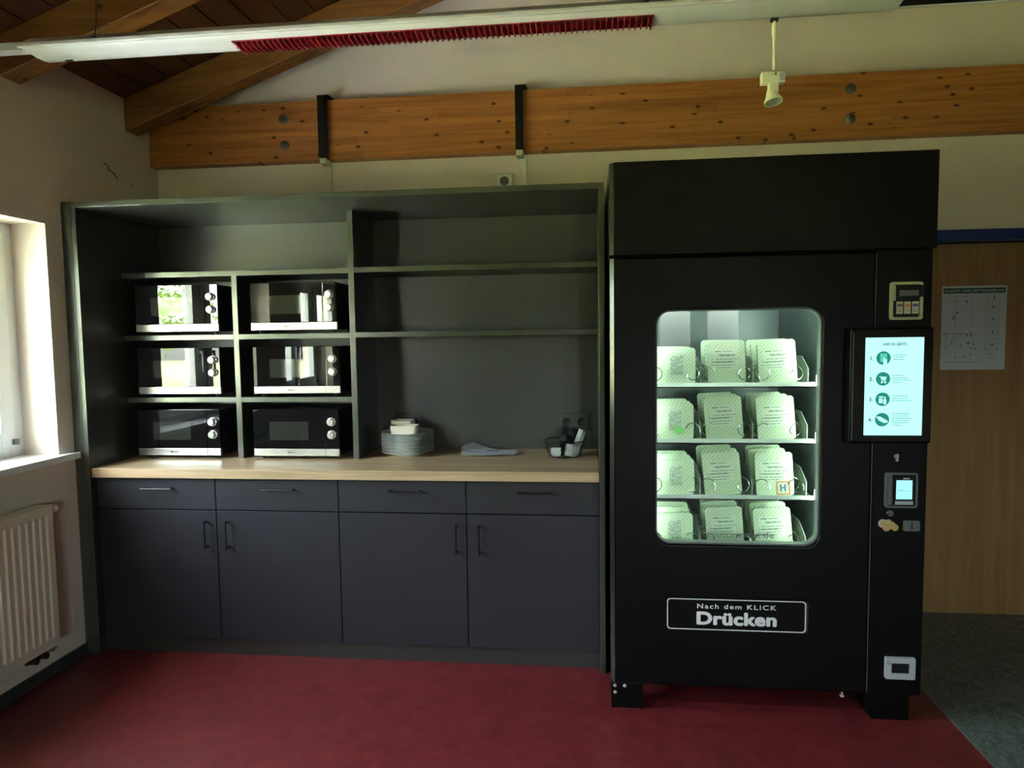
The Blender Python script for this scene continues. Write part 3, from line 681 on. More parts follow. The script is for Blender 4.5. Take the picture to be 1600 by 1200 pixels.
for i_, (cx_, cz_, r_, m_, m2) in enumerate(((3.524, 0.772, 0.0165, 'coin_silver', 'gold'), (3.544, 0.773, 0.0150, 'gold', 'coin_silver'), (3.538, 0.757, 0.0150, 'gold', None), (3.556, 0.765, 0.0145, 'gold', None), (3.568, 0.757, 0.0130, 'gold', None))):
    yy = VY-0.0006-0.0004*i_
    obj('coin', lathe(B(), [(r_, 0), (r_, -0.0006), (0, -0.0006)], (cx_, yy, cz_), 24, 'y'), m_, cs)
    if m2: obj('coin', lathe(B(), [(r_*0.6, 0), (r_*0.6, -0.0003), (0, -0.0003)], (cx_, yy-0.0006, cz_), 24, 'y'), m2, cs)
sl = obj('coin_slot', prism(B(), rrect(3.597, 3.656, 0.745, 0.785, 0.006, 4), 'y', VY-0.006, VY), 'grey_plastic', vm, bevel=0.0)
obj('slot_opening', box(3.6245, 3.6295, VY-0.0066, VY-0.0058, 0.752, 0.779), 'deep_black', sl)
rc = opening(3.543, 3.652, 0.168, 0.253, 0.022, y, 'silver_plastic', 'coin_return', 0.006)
obj('return_cup', box(3.565, 3.630, y-0.004, y-0.001, 0.190, 0.231), 'deep_black', rc)
obj('return_flap', box(3.566, 3.629, y-0.008, y-0.0045, 0.194, 0.222), 'black_metal', rc)
bm = ring(B(), rrect(3.549, 3.561, 0.226, 0.238, 0.005, 4), rrect(3.5505, 3.5595, 0.2275, 0.2365, 0.004, 4), y-0.0128, y-0.012); obj('print', bm, 'plan_green', rc)
# feet
for a, b, nm in ((2.502, 2.628, 'l'), (3.489, 3.637, 'r')):
    bm = B(); prism(bm, [(a, 0.0), (b, 0.0), (b, 0.105), (a, 0.105)] if nm == 'l' else [(a+0.012, 0.0), (b, 0.0), (b, 0.105), (a-0.012, 0.105), (a-0.012, 0.03)], 'y', VY, VY+0.10)
    f = obj('foot', bm, 'powder_black', vm, bevel=0.002)
    if nm == 'l':
        for hx, hz in ((2.516, 0.092), (2.555, 0.092), (2.517, 0.064)):
            obj('rivet', lathe(B(), [(0.007, 0), (0.006, -0.002), (0, -0.003)], (hx, VY, hz), 12, 'y'), 'coin_silver', f)
    obj('foot', box(a, b, -0.34, -0.24, 0.0, 0.105), 'powder_black', vm)
sc = B(); tube(sc, [(3.421, -0.95, 0.10), (3.421, -0.95, 0.045)], 0.004, 8); lathe(sc, [(0.009, 0), (0.009, 0.006), (0, 0.006)], (3.421, -0.95, 0.040), 10)
obj('transport_screw', sc, 'plastic_white', vm)

# ---- packed meals, leaning in the lanes of the machine
def meal(w, h, r, seed, landscape=False):
    """front at local y=0, standing on z=0, leaning back a little"""
    rr = random.Random(seed)
    t = thing('meal_pack', 'meal', 'packed meal')
    th = 0.034
    obj('food_tray', prism(B(), rrect(-w/2+0.004, w/2-0.004, 0.004, h-0.004, r, 5), 'y', 0.0015, th), 'meal_tray', t)
    obj('sleeve', prism(B(), rrect(-w/2, w/2, 0, h, r, 5), 'y', -0.001, 0.0014), 'meal_sleeve', t)
    p = B(); y0, y1 = -0.0016, -0.0011
    if landscape:
        for j in range(7):
            x = -w*0.05+j*0.0075 if j < 7 else 0; z = h*0.25
            while z < h*0.75: q = rr.uniform(0.006, 0.018); abox(p, x, x+0.0022, y0, y1, z, z+q); z += q+rr.uniform(0.002, 0.01)
    else:
        abox(p, -w*0.30, -w*0.14, y0, y1, h*0.735, h*0.755); abox(p, -w*0.10, w*0.16, y0, y1, h*0.74, h*0.752)
        for j, (zf, hw) in enumerate(((0.66, 0.24), (0.64, 0.20), (0.56, 0.32), (0.50, 0.33), (0.485, 0.25), (0.42, 0.33), (0.36, 0.20))):
            x = -w*hw+(-0.01 if j > 2 else 0.006)
            xe = x+2*w*hw*0.95
            while x < xe: q = rr.uniform(0.006, 0.022); abox(p, x, min(x+q, xe), y0, y1, h*zf, h*zf+0.0022); x += q+0.003
    obj('print', p, 'label_text', t)
    return t
protoL = meal(0.176, 0.146, 0.016, 1, True); protoP = meal(0.146, 0.172, 0.014, 2)
rown = ['top shelf', 'second shelf', 'third shelf', 'bottom shelf']; coln = ['left lane', 'middle lane', 'right lane']; depn = ['front', 'second from the glass', 'third from the glass']
used = set()
for r, z in enumerate(TR):
    for c in range(3):
        for d_ in range(3):
            P = protoL if c == 0 else protoP
            if id(P) in used: o = dup(P)
            else: o = P; used.add(id(P))
            jx = R_.uniform(-0.004, 0.004)
            o.location = ((COLS[c]-0.006 if c == 0 else COLS[c])+jx+(0.004 if (c == 1 and r in (0, 3)) else -0.004*(c == 1)), -0.934+0.093*d_, z-0.004)
            o.rotation_euler = (math.radians(-5-R_.uniform(0, 3)), R_.uniform(-0.02, 0.02)+(-0.05 if c > 0 and not (c == 1 and r == 0) else 0), 0)
            lab = 'green meal pack in the %s, %s, %s from the glass' % (coln[c], rown[r], ['first', 'second', 'third'][d_])
            tag(o, lab, 'packed meal', 'packed meals in the vending machine')
            if (r, c, d_) == (2, 2, 0):
                bm = ring(B(), rrect(0.005, 0.058, 0.004, 0.056, 0.001, 2), rrect(0.009, 0.054, 0.008, 0.052, 0.001, 2), -0.0022, -0.0016)
                s_ = obj('sticker_border', bm, 'sticker_orange', None, origin=(0, 0, 0)); s_.parent = o
                bm = B(); abox(bm, 0.020, 0.025, -0.0022, -0.0016, 0.016, 0.044); abox(bm, 0.036, 0.041, -0.0022, -0.0016, 0.016, 0.044); abox(bm, 0.025, 0.036, -0.0022, -0.0016, 0.028, 0.032)
                s_ = obj('sticker_print', bm, 'sticker_blue', None, origin=(0, 0, 0)); s_.parent = o
                o['label'] = 'front meal pack with an orange-bordered sticker, third shelf, right lane'
            if (r, c, d_) == (1, 0, 0):
                s_ = obj('sticker', lathe(B(), [(0.017, 0), (0.017, -0.0004), (0, -0.0004)], (0.028, -0.0016, 0.037), 24, 'y'), 'sticker_green', None, origin=(0, 0, 0)); s_.parent = o
                o['label'] = 'front meal pack with a round green sticker, second shelf, left lane'

# ================================================================== MICROWAVES
def microwave():
    t = thing('microwave', 'm', 'microwave')
    w, h, dp, ft = 0.440, 0.232, 0.315, 0.016
    obj('case', box(-w/2+0.002, w/2-0.002, 0.018, dp, ft, ft+h-0.002), 'mw_case', t, bevel=0.003)
    sx = -w/2+w*0.842
    d = obj('door', box(-w/2, sx-0.001, 0.0, 0.018, ft+0.037, ft+h), 'black_glass', t, bevel=0.0015)
    obj('door_window', box(-w/2+w*0.19, -w/2+w*0.645, -0.0006, 0.0002, ft+h*0.34, ft+h*0.735), 'mw_screen', d)
    obj('door_strip', box(-w/2, sx-0.001, -0.001, 0.018, ft, ft+0.036), 'steel', d, bevel=0.001)
    text('lettering', 'BOSCH', 'ink_grey', t, -w/2+w*0.44, -0.0012, ft+0.0135, 0.0125, 0.0003, width=0.040, depth=0.0002)
    text_o = obj('emblem', ring(B(), [(x-0.045-0.000, z) for x, z in rrect(0.0, 0.011, ft+0.0125, ft+0.0235, 0.0054, 4)], [(x-0.045, z) for x, z in rrect(0.0014, 0.0096, ft+0.0139, ft+0.0221, 0.004, 4)], -0.0016, -0.001), 'ink_grey', t)
    p = obj('control_panel', box(sx+0.001, w/2, 0.0, 0.018, ft+0.037, ft+h), 'black_glass', t, bevel=0.0015)
    obj('panel_strip', box(sx+0.001, w/2, -0.001, 0.018, ft, ft+0.036), 'steel', p, bevel=0.001)
    for kz in (0.735, 0.46):
        c = (sx+0.034, 0, ft+h*kz)
        k = obj('knob', lathe(B(), [(0.0215, 0), (0.0215, -0.004), (0.0175, -0.006), (0.0165, -0.022), (0.0145, -0.024), (0.0, -0.024)], c, 32, 'y'), 'knob_silver', t, smooth=True)
        obj('pointer', box(c[0]-0.001, c[0]+0.001, -0.0246, -0.0238, c[2]+0.003, c[2]+0.014), 'ink', k)
        m_ = B()
        for q in range(11):
            a_ = math.radians(210-24*q)
            lathe(m_, [(0.0009, 0), (0.0009, -0.0003), (0, -0.0003)], (c[0]+0.027*math.cos(a_), 0, c[2]+0.027*math.sin(a_)), 6, 'y')
        obj('dial_marks', m_, 'silver_plastic', p)
    fb = B()
    for x in (-w/2+0.035, w/2-0.035):
        for yy in (0.04, dp-0.03): obj('foot', lathe(B(), [(0.010, 0), (0.013, ft)], (x, yy, 0), 12), 'rubber', t)
    fb.free()
    return t
pm = microwave()
places = [(0, 0, 0.360, -0.462, 1.527), (0, 1, 0.972, -0.462, 1.527), (1, 0, 0.358, -0.462, 1.212), (1, 1, 0.977, -0.462, 1.212), (2, 0, 0.357, -0.486, 0.902), (2, 1, 0.974, -0.486, 0.902)]
for i, (r, c, x, y_, z) in enumerate(places):
    o = pm if i == 0 else dup(pm)
    o.location = (x, y_, z); o.rotation_euler = (0, 0, (0.0, 0.004, 0.0, 0.030, -0.004, 0.0)[i])
    tag(o, 'black microwave with two silver knobs, %s row, %s compartment' % (['top', 'middle', 'bottom'][r], ['left', 'right'][c]), 'microwave', 'microwaves in the shelving')

# ================================================================== RADIATOR
rd = thing('radiator', 'cream panel radiator with vertical ribs under the window', 'radiator', (0.06, -1.8, 0.17))
ry1, ry0, rz0, rz1 = -1.035, -2.60, 0.178, 0.795
bm = B(); prof = []; yv = ry1-0.030; prof.append((ry1, 0.100)); 
prof.append((yv, 0.100))
while yv-0.0365 > ry0+0.02:
    prof += [(yv-0.005, 0.0935), (yv-0.0215, 0.0935), (yv-0.0265, 0.100), (yv-0.0365, 0.100)]; yv -= 0.0365
prof.append((ry0, 0.100))
za, zb = rz0+0.045, rz1-0.045
va = [bm.verts.new((x, y_, za)) for y_, x in prof]; vb = [bm.verts.new((x, y_, zb)) for y_, x in prof]
v0 = [bm.verts.new((0.100, y_, rz0)) for y_, x in prof]; v1 = [bm.verts.new((0.100, y_, rz1)) for y_, x in prof]
vc = [bm.verts.new((0.100, y_, za-0.008)) for y_, x in prof]; vd = [bm.verts.new((0.100, y_, zb+0.008)) for y_, x in prof]
for A_, C_ in ((v0, vc), (vc, va), (va, vb), (vb, vd), (vd, v1)):
    for i in range(len(prof)-1): bm.faces.new((A_[i], A_[i+1], C_[i+1], C_[i]))
obj('front_panel', bm, 'radiator_white', rd)
obj('back_body', box(0.036, 0.084, ry0, ry1, rz0, rz1-0.004), 'radiator_white', rd)
obj('side_cover', box(0.030, 0.0985, ry1-0.001, ry1+0.003, rz0+0.004, rz1), 'radiator_white', rd, bevel=0.001)
bm = B(); abox(bm, 0.030, 0.034, ry0, ry1, rz1-0.006, rz1+0.001); abox(bm, 0.095, 0.0995, ry0, ry1, rz1-0.006, rz1+0.001)
yy = ry0
while yy < ry1-0.004: abox(bm, 0.034, 0.095, yy, yy+0.007, rz1-0.004, rz1); yy += 0.011
tag(obj('top_grille', bm, 'radiator_white', rd), kind='stuff')
tv = lathe(B(), [(0.013, 0), (0.016, 0.006), (0.017, 0.040), (0.0145, 0.050), (0.0, 0.051)], (0, 0, 0), 20, 'y')
bmesh.ops.translate(tv, vec=(0.068, ry1+0.006, rz1-0.028), verts=tv.verts[:]); obj('thermostat_knob', tv, 'plastic_white', rd, smooth=True)
vv = B()
for yy in (ry1-0.10, ry1-0.045):
    lathe(vv, [(0.010, 0), (0.013, 0.004), (0.013, 0.020), (0.008, 0.026), (0, 0.026)], (0.045, yy, 0.128), 14, 'z'); tube(vv, [(0.045, yy, 0.135), (0.045, yy, 0.18)], 0.007, 8); tube(vv, [(0.045, yy, 0.138), (0.001, yy, 0.138)], 0.008, 8)
    lathe(vv, [(0.014, 0), (0.014, 0.022), (0, 0.022)], (0.050, yy, 0.140), 12, 'x')
tube(vv, [(0.045, ry1-0.13, 0.140), (0.045, ry1-0.02, 0.140)], 0.008, 8)
obj('connection_valve', vv, 'valve_dark', rd, smooth=True)
bk = B()
for yy in (ry1-0.25, ry0+0.25): abox(bk, 0.001, 0.036, yy-0.02, yy+0.02, 0.25, 0.70)
obj('wall_bracket', bk, 'radiator_white', rd)

# ================================================================== LUMINAIRE AND SPOT
lx0, lx1, la, lb = 0.312, 3.465, 1.12, 2.648
lum = thing('pendant_luminaire', 'long white hanging luminaire with a dark red louvre insert', 'ceiling light', (1.9, -1.26, 2.6))
full = [(-1.262, 2.650), (-1.303, 2.620), (-1.303, 2.606), (-1.290, 2.600), (-1.262, 2.5965), (-1.225, 2.594), (-1.190, 2.5945), (-1.162, 2.599), (-1.148, 2.612), (-1.150, 2.650)]
half = [(-1.262, 2.650), (-1.303, 2.620), (-1.303, 2.606), (-1.290, 2.600), (-1.262, 2.5965)]
def cutends(bm, x0, x1, pts, skew0=0.0, skew1=0.0):
    v0 = [bm.verts.new((x0+skew0*max(0, (2.622-p[1])/0.025), p[0], p[1])) for p in pts]; v1 = [bm.verts.new((x1+skew1*max(0, (2.622-p[1])/0.025), p[0], p[1])) for p in pts]; n = len(pts)
    bm.faces.new(v0); bm.faces.new(v1[::-1])
    for i in range(n): bm.faces.new((v0[i], v1[i], v1[(i+1) % n], v0[(i+1) % n]))
bm = B(); cutends(bm, lx0, la, full); cutends(bm, lb, lx1, full); cutends(bm, la, lb, half)
abox(bm, la, lb, -1.262, -1.150, 2.644, 2.650)
obj('housing', bm, 'lamp_white', lum, smooth=True)
obj('side_rail', box(lx0-0.004, lx1, -1.322, -1.304, 2.597, 2.612), 'lamp_white', lum, bevel=0.003)
lv = B(); x = la+0.012
abox(lv, la, lb, -1.262, -1.257, 2.5935, 2.645); abox(lv, la, lb, -1.150, -1.144, 2.604, 2.650)
abox(lv, la, la+0.006, -1.262, -1.148, 2.592, 2.650); abox(lv, lb-0.006, lb, -1.262, -1.148, 2.592, 2.650)
louvre = obj('louvre_frame', lv, 'louvre_red', lum)
lv = B()
while x < lb-0.01:
    prism(lv, [(-1.257, 2.585), (-1.21, 2.579), (-1.165, 2.588), (-1.146, 2.602), (-1.146, 2.616), (-1.165, 2.604), (-1.21, 2.598), (-1.257, 2.604)], 'x', x, x+0.004); x += 0.0205
for yy, zz in ((-1.221, 2.589), (-1.186, 2.594)): abox(lv, la, lb, yy, yy+0.002, zz-0.004, zz+0.012)
tag(obj('louvre_blades', lv, 'louvre_red', lum), kind='stuff')
obj('reflector', box(la+0.006, lb-0.006, -1.256, -1.154, 2.617, 2.622), 'louvre_reflector', lum)
obj('fluorescent_tube', lathe(B(), [(0.0, 0), (0.0075, 0.0), (0.0075, lb-la-0.06), (0, lb-la-0.06)], (la+0.03, -1.205, 2.632), 12, 'x'), 'tube_white', lum, smooth=True)
obj('mounting_rail', box(0.0, lx0, -1.275, -1.228, 2.606, 2.636), 'lamp_white', lum, bevel=0.002)
rl = B(); abox(rl, lx1, 8.99, -1.182, -1.172, 2.601, 2.640); abox(rl, lx1, 8.99, -1.30, -1.284, 2.601, 2.640); abox(rl, lx1, 8.99, -1.30, -1.172, 2.640, 2.65)
obj('mounting_rail', rl, 'lamp_white', lum)
obj('rail_slot', box(lx1, 8.99, -1.284, -1.183, 2.606, 2.640), 'deep_black', lum)
obj('fixing_screw', box(0.40, 0.43, -1.190, -1.182, 2.5915, 2.597), 'ink', lum)
for xw in (0.62, 2.62):
    tube_ = B(); tube(tube_, [(xw, -1.313, 2.612), (xw+0.004, -1.305, 2.70), (xw, -1.28, EAVE+SL*xw-0.001)], 0.0025, 6); obj('suspension_wire', tube_, 'ink', lum)
    obj('wire_clip', box(xw-0.006, xw+0.006, -1.324, -1.302, 2.611, 2.617), 'ink', lum)
sx_, sy_ = 3.073, -1.164
sp = thing('spotlight', 'small white spotlight on a thin rod below the long luminaire', 'spotlight', (sx_, sy_, 2.31))
obj('rod', lathe(B(), [(0.0055, 0), (0.0055, 0.12), (0.009, 0.125), (0.009, 0.160), (0.0055, 0.166), (0.0055, 0.183)], (sx_, sy_, 2.417), 16), 'lamp_cream', sp, smooth=True)
obj('rail_clamp', box(sx_-0.014, sx_+0.012, sy_-0.010, sy_+0.008, 2.588, 2.598), 'ink', sp, bevel=0.001)
obj('adapter', box(sx_-0.044, sx_+0.036, sy_-0.016, sy_+0.016, 2.375, 2.414), 'lamp_cream', sp, bevel=0.002)
obj('adapter_socket', box(sx_+0.016, sx_+0.034, sy_-0.0170, sy_-0.0155, 2.380, 2.410), 'silver_plastic', sp)
obj('adapter_screw', box(sx_-0.001, sx_+0.006, sy_-0.0172, sy_-0.0155, 2.401, 2.409), 'ink_grey', sp)
obj('rod_collar', lathe(B(), [(0.010, 0), (0.010, 0.004), (0.006, 0.005)], (sx_, sy_, 2.414), 16), 'ink', sp)
obj('lamp_arm', box(sx_-0.019, sx_+0.014, sy_-0.013, sy_+0.013, 2.343, 2.376), 'lamp_cream', sp, bevel=0.002)
rb = lathe(B(), [(0.011, 0.052), (0.015, 0.045), (0.022, 0.024), (0.0305, 0.008), (0.0315, 0.0), (0.028, 0.002), (0.018, 0.022), (0.0, 0.036)], (0, 0, 0), 28)
bmesh.ops.rotate(rb, verts=rb.verts[:], cent=(0, 0, 0.02), matrix=Matrix.Rotation(math.radians(-12), 3, 'X') @ Matrix.Rotation(math.radians(-8), 3, 'Y'))
bmesh.ops.translate(rb, verts=rb.verts[:], vec=(sx_-0.004, sy_, 2.310)); obj('reflector_bulb', rb, 'lamp_cream', sp, smooth=True)
rb = lathe(B(), [(0.028, 0.0), (0.020, -0.006), (0.0, -0.009)], (0, 0, 0.002), 28)
bmesh.ops.rotate(rb, verts=rb.verts[:], cent=(0, 0, 0.02), matrix=Matrix.Rotation(math.radians(-12), 3, 'X') @ Matrix.Rotation(math.radians(-8), 3, 'Y'))
bmesh.ops.translate(rb, verts=rb.verts[:], vec=(sx_-0.004, sy_, 2.310)); obj('bulb_glass', rb, 'bulb_glass', sp, smooth=True)

# ================================================================== ON THE WORKTOP
px, py = 1.490, -0.300
prof = [(0.0, 0.003), (0.066, 0.003), (0.068, 0.0), (0.072, 0.0), (0.074, 0.004), (0.095, 0.008), (0.132, 0.0188), (0.1345, 0.0192), (0.1335, 0.0203), (0.094, 0.0115), (0.078, 0.0078), (0.0, 0.0065)]
base_ = None
NP = 11
for i in range(NP):
    if base_ is None: base_ = obj('plate', lathe(B(), prof, (0, 0, 0), 56), 'porcelain', None, smooth=True, origin=(0, 0, 0)); o = base_
    else: o = base_.copy(); COL.objects.link(o)
    o.location = (px+R_.uniform(-0.0015, 0.0015), py+R_.uniform(-0.0015, 0.0015), 0.9005+i*0.0099)
    nm = ['bottom plate of the white stack, resting on the worktop', 'second', 'third', 'fourth', 'fifth', 'sixth', 'seventh', 'eighth', 'ninth', 'tenth', 'top plate of the white stack, under the small dishes'][i]
    tag(o, nm if i in (0, NP-1) else 'white plate, %s from the bottom of the stack on the worktop' % nm, 'plate', 'white plates in the stack')
ztop = 0.9005+10*0.0099+0.0065
def dish(w, d, h, label, loc, rot):
    pts = rrect(-w/2, w/2, -d/2, d/2, 0.014, 5); pi = rrect(-w/2+0.004, w/2-0.004, -d/2+0.004, d/2-0.004, 0.011, 5); pb = rrect(-w/2+0.006, w/2-0.006, -d/2+0.006, d/2-0.006, 0.012, 5)
    bm = B(); n = len(pts); L0 = [bm.verts.new((p[0], p[1], 0)) for p in pb]; L1 = [bm.verts.new((p[0], p[1], h)) for p in pts]; L2 = [bm.verts.new((p[0], p[1], h)) for p in pi]; L3 = [bm.verts.new((p[0]*0.95, p[1]*0.95, 0.004)) for p in pi]
    for A_, C_ in ((L0, L1), (L1, L2), (L2, L3)):
        for k in range(n): bm.faces.new((A_[k], A_[(k+1) % n], C_[(k+1) % n], C_[k]))
    bm.faces.new(L0[::-1]); bm.faces.new(L3)
    o = obj('dish', bm, 'card_cream', None, smooth=True, origin=(0, 0, 0)); o.location = loc; o.rotation_euler = (0, 0, rot); return tag(o, label, 'dish', 'cream dishes on the plates')
dish(0.136, 0.085, 0.044, 'front cream rectangular dish on top of the plate stack', (1.484, -0.333, ztop+0.0032), 0.02)
dish(0.115, 0.080, 0.060, 'rear cream rectangular dish on the plate stack, taller and to the left', (1.452, -0.245, ztop+0.0032), -0.06)

# leaflets fanned out
lf0 = [(1.885, -0.300, 0.10, 0.145, 'bottom leaflet of the fan, flat on the worktop', 'paper'), (1.905, -0.262, -0.25, 0.15, 'rear leaflet of the fan with blue print', 'paper_blue'), (1.875, -0.315, 0.32, 0.15, 'leaflet in the middle of the fan', 'paper'),
       (1.860, -0.30, 0.75, 0.15, 'leaflet turned backward in the fan, left end curling up', 'paper'), (1.850, -0.285, 1.05, 0.15, 'foremost leaflet of the fan, left end lifted', 'paper'), (1.930, -0.270, -0.05, 0.16, 'top leaflet of the fan with grey print', 'paper')]
for i, (x, y_, rot, ln, lab, m_) in enumerate(lf0):
    bm = B(); nx, ny = 12, 3; g = []
    w2, l2 = 0.052, 0.135
    for a_ in range(nx+1):
        row = []
        for b_ in range(ny+1):
            u = -l2+2*l2*a_/nx; v = -w2+2*w2*b_/ny
            row.append(bm.verts.new((u, v, 0.0012+0.0016*i+0.034*(0.5-u/(2*l2))**3*(0.1, 1.0, 0.3, 0.8, 0.25, 0.55)[i]+0.002*math.sin(u*25+i)**2)))
        g.append(row)
    for a_ in range(nx):
        for b_ in range(ny): bm.faces.new((g[a_][b_], g[a_+1][b_], g[a_+1][b_+1], g[a_][b_+1]))
    bmesh.ops.solidify(bm, geom=bm.faces[:], thickness=0.0006)
    o = obj('leaflet', bm, 'paper', None, smooth=True, origin=(0, 0, 0)); rot = (0.05, -0.36, 0.20, -0.20, 0.42, -0.07)[i]; o.location = (2.035-0.13*math.cos(rot), -0.285-0.13*math.sin(rot), 0.9012); o.rotation_euler = (0, 0, rot)
    tag(o, 'white '+lab if m_ == 'paper' else lab, 'leaflet', 'leaflets on the worktop')
    if i in (1, 5):
        p = B(); zt = 0.0055+0.0016*i
        for j in range(5): abox(p, -0.06+0.025*j, -0.043+0.025*j, -0.035, 0.03, zt, zt+0.0003)
        q = obj('print', p, 'paper_blue', None, origin=(0, 0, 0)); q.parent = o

# wire basket
bx, by, bz = 2.297, -0.345, 0.9005
bas = thing('wire_basket', 'round black wire basket holding cutlery bags beside the right socket', 'basket', (bx, by, bz))
bm = B()
ringp = lambda r, z, n=40: [(bx+r*math.cos(2*PI*k/n), by+r*math.sin(2*PI*k/n), z) for k in range(n)]
tube(bm, ringp(0.100, bz+0.080), 0.0026, 6, True); obj('rim', bm, 'black_metal', bas, smooth=True)
bm = B(); tube(bm, ringp(0.070, bz+0.003), 0.0028, 6, True); tube(bm, ringp(0.035, bz+0.003), 0.0016, 5, True); tube(bm, [(bx-0.07, by, bz+0.003), (bx+0.07, by, bz+0.003)], 0.0016, 5); tube(bm, [(bx, by-0.07, bz+0.003), (bx, by+0.07, bz+0.003)], 0.0016, 5)
obj('base_ring', bm, 'black_metal', bas, smooth=True)
for k in range(44):
    a_ = 2*PI*k/44; c_, s_ = math.cos(a_), math.sin(a_); bm = B()
    tube(bm, [(bx+r_*c_, by+r_*s_, bz+z_) for r_, z_ in ((0.070, 0.003), (0.082, 0.018), (0.091, 0.045), (0.100, 0.080))], 0.0011, 4); obj('wire', bm, 'black_metal', bas)
def packet(loc, rot, w, h, m_, label, cat='cutlery bag', grp=None):
    bm = B(); n = 8; g = []
    for a_ in range(n+1):
        row = []
        for b_ in range(5):
            u = -w/2+w*b_/4; v = h*a_/n
            row.append(bm.verts.new((u, 0.003*math.sin(a_*1.3+b_)+0.004*math.cos(b_*1.7), v)))
        g.append(row)
    for a_ in range(n):
        for b_ in range(4): bm.faces.new((g[a_][b_], g[a_+1][b_], g[a_+1][b_+1], g[a_][b_+1]))
    bmesh.ops.solidify(bm, geom=bm.faces[:], thickness=0.0035)
    o = obj('cutlery_bag', bm, m_, None, smooth=True, origin=(0, 0, 0)); o.location = loc; o.rotation_euler = rot; return tag(o, label, cat, grp)
g_ = 'paper bags in the wire basket'
packet((bx+0.036, by-0.040, bz+0.005), (math.radians(-14), math.radians(12), 0.3), 0.070, 0.058, 'paper', 'white paper bag on the right in the wire basket', grp=g_)
packet((bx+0.044, by-0.010, bz+0.005), (math.radians(-14), math.radians(24), 0.2), 0.040, 0.135, 'paper', 'long white paper bag leaning out right of the basket', grp=g_)
packet((bx-0.045, by-0.034, bz+0.005), (math.radians(-14), math.radians(-6), -0.4), 0.055, 0.042, 'paper', 'white paper bag low on the left in the wire basket', grp=g_)
packet((bx+0.002, by-0.030, bz+0.005), (math.radians(-20), math.radians(6), 0.0), 0.062, 0.105, 'black_metal', 'black bag at the front of the wire basket', grp=g_)
packet((bx+0.012, by+0.006, bz+0.005), (math.radians(-10), math.radians(14), 0.1), 0.095, 0.135, 'black_metal', 'black bag standing tall at the back of the wire basket', grp=g_)
packet((bx+0.016, by+0.030, bz+0.005), (math.radians(-10), math.radians(4), -0.2), 0.080, 0.120, 'mw_case', 'dark crumpled bag behind the others in the wire basket', grp=g_)

def black_socket(x0, x1, z0, z1, lab, nwell):
    t = thing('wall_socket', lab, 'socket', ((x0+x1)/2, YBK, z0))
    obj('socket_plate', box(x0, x1, YBK-0.009, YBK-0.0002, z0, z1), 'mw_case' if nwell < 2 else 'anthracite', t, bevel=0.002)
    for i in range(nwell):
        xc = x0+(x1-x0)*(i+0.5)/nwell; zc = (z0+z1)/2
        obj('socket_insert', box(xc-0.029, xc+0.029, YBK-0.0115, YBK-0.009, zc-0.029, zc+0.029), 'anthracite', t, bevel=0.001)
        w_ = obj('socket_well', lathe(B(), [(0.0215, 0), (0.0205, -0.0015), (0.019, -0.0008), (0.0, -0.0004)], (xc, YBK-0.0115, zc), 28, 'y'), 'deep_black', t, smooth=True)
        p = B()
        for dx in (-0.0095, 0.0095): lathe(p, [(0.0025, 0), (0.0025, -0.0004), (0, -0.0004)], (xc+dx, YBK-0.0122, zc), 10, 'y')
        lathe(p, [(0.002, 0), (0.002, -0.0006), (0, -0.0006)], (xc, YBK-0.0124, zc+0.001), 10, 'y'); obj('contact', p, 'chrome', w_)
black_socket(2.263, 2.417, 1.000, 1.091, 'anthracite double socket on the shelving back above the wire basket', 2)
black_socket(1.381, 1.518, 1.000, 1.091, 'black double socket on the shelving back behind the plate stack', 2)

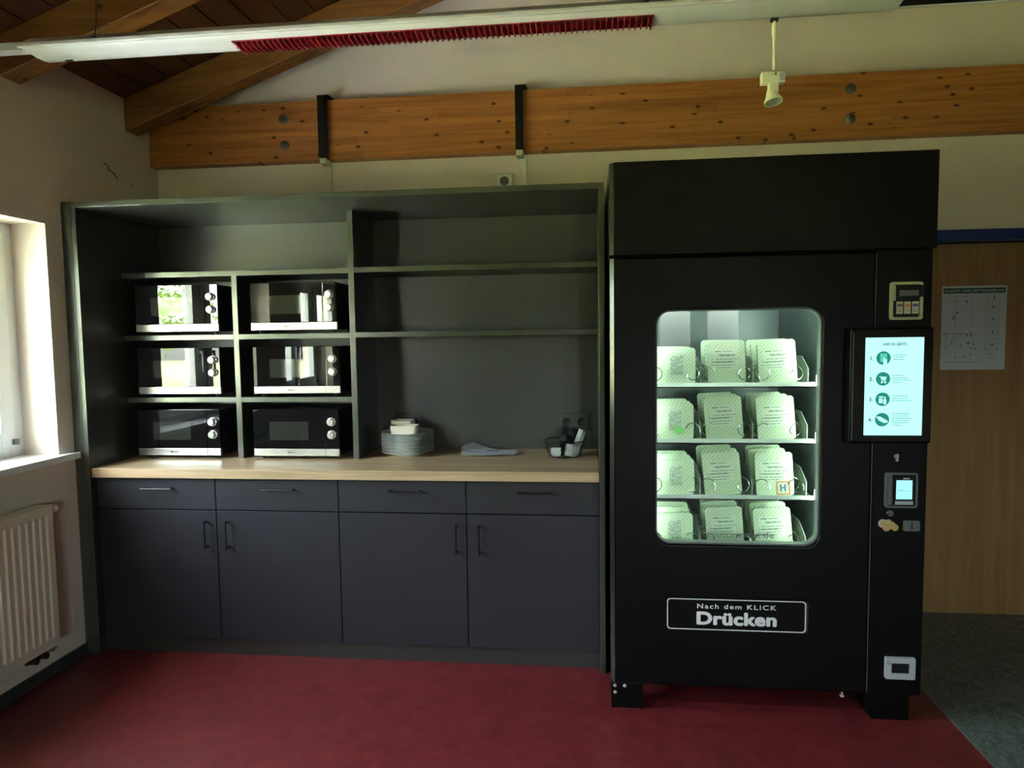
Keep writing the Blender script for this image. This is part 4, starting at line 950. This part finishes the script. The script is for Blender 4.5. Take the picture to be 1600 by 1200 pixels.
# ================================================================== ESCAPE PLAN ON THE DOOR
ey = 0.0585
pn = obj('escape_plan', box(4.228, 4.540, ey-0.001, ey+0.0012, 1.292, 1.722), 'paper_plan', None)
tag(pn, 'laminated escape plan sheet with a dark green title bar on the wooden door', 'notice')
pt = ey-0.0016
obj('title_bar', box(4.234, 4.532, pt, ey-0.001, 1.684, 1.711), 'plan_green', pn)
text('lettering', 'FLUCHT- UND RETTUNGSPLAN', 'paper_plan', pn, 4.383, pt-0.0004, 1.6915, 0.0165, 0.0003, width=0.282, depth=0.0002)
p = B()
def hl(x0, x1, z, t=0.0012): abox(p, x0, x1, pt, ey-0.001, z-t/2, z+t/2)
def vl(x, z0, z1, t=0.0012): abox(p, x-t/2, x+t/2, pt, ey-0.001, z0, z1)
hl(4.29, 4.38, 1.669, 0.002); hl(4.295, 4.33, 1.645); vl(4.295, 1.48, 1.662); vl(4.376, 1.46, 1.662); hl(4.24, 4.375, 1.478, 0.0025); vl(4.293, 1.42, 1.478)
hl(4.25, 4.32, 1.449); vl(4.252, 1.40, 1.449); hl(4.24, 4.41, 1.330, 0.002); vl(4.345, 1.640, 1.669); abox(p, 4.342, 4.352, pt, ey-0.001, 1.636, 1.646)
for _ in range(26):
    x = R_.uniform(4.24, 4.40); z = R_.choice([R_.uniform(1.35, 1.47), R_.uniform(1.46, 1.48), R_.uniform(1.35, 1.44)]); w_ = R_.uniform(0.003, 0.009)
    abox(p, x, x+w_, pt, ey-0.001, z, z+R_.uniform(0.003, 0.010))
for x, z in ((4.285, 1.560), (4.297, 1.582), (4.280, 1.552)): abox(p, x, x+0.011, pt, ey-0.001, z, z+0.008)
obj('floor_plan_drawing', p, 'ink_grey', pn)
p = B()
hl(4.44, 4.51, 1.676, 0.001); 
for z in (1.668, 1.660, 1.652): hl(4.442, 4.462, z); hl(4.476, 4.512, z, 0.001)
abox(p, 4.476, 4.481, pt, ey-0.001, 1.649, 1.672)
for z0, z1 in ((1.584, 1.640), (1.520, 1.576), (1.455, 1.511), (1.392, 1.448)):
    hl(4.442, 4.506, z0); hl(4.442, 4.506, z1); vl(4.442, z0, z1); vl(4.506, z0, z1)
    for q in range(4): zz = z0+0.010+0.011*q; hl(4.450, 4.450+R_.uniform(0.015, 0.03), zz, 0.0015); hl(4.485, 4.485+R_.uniform(0.008, 0.016), zz, 0.001)
    abox(p, 4.473, 4.481, pt, ey-0.001, z0+0.022, z0+0.036)
hl(4.45, 4.485, 1.372, 0.003); hl(4.45, 4.50, 1.355, 0.0015)
obj('legend_boxes', p, 'ink_grey', pn)
print('objects', len(bpy.data.objects))
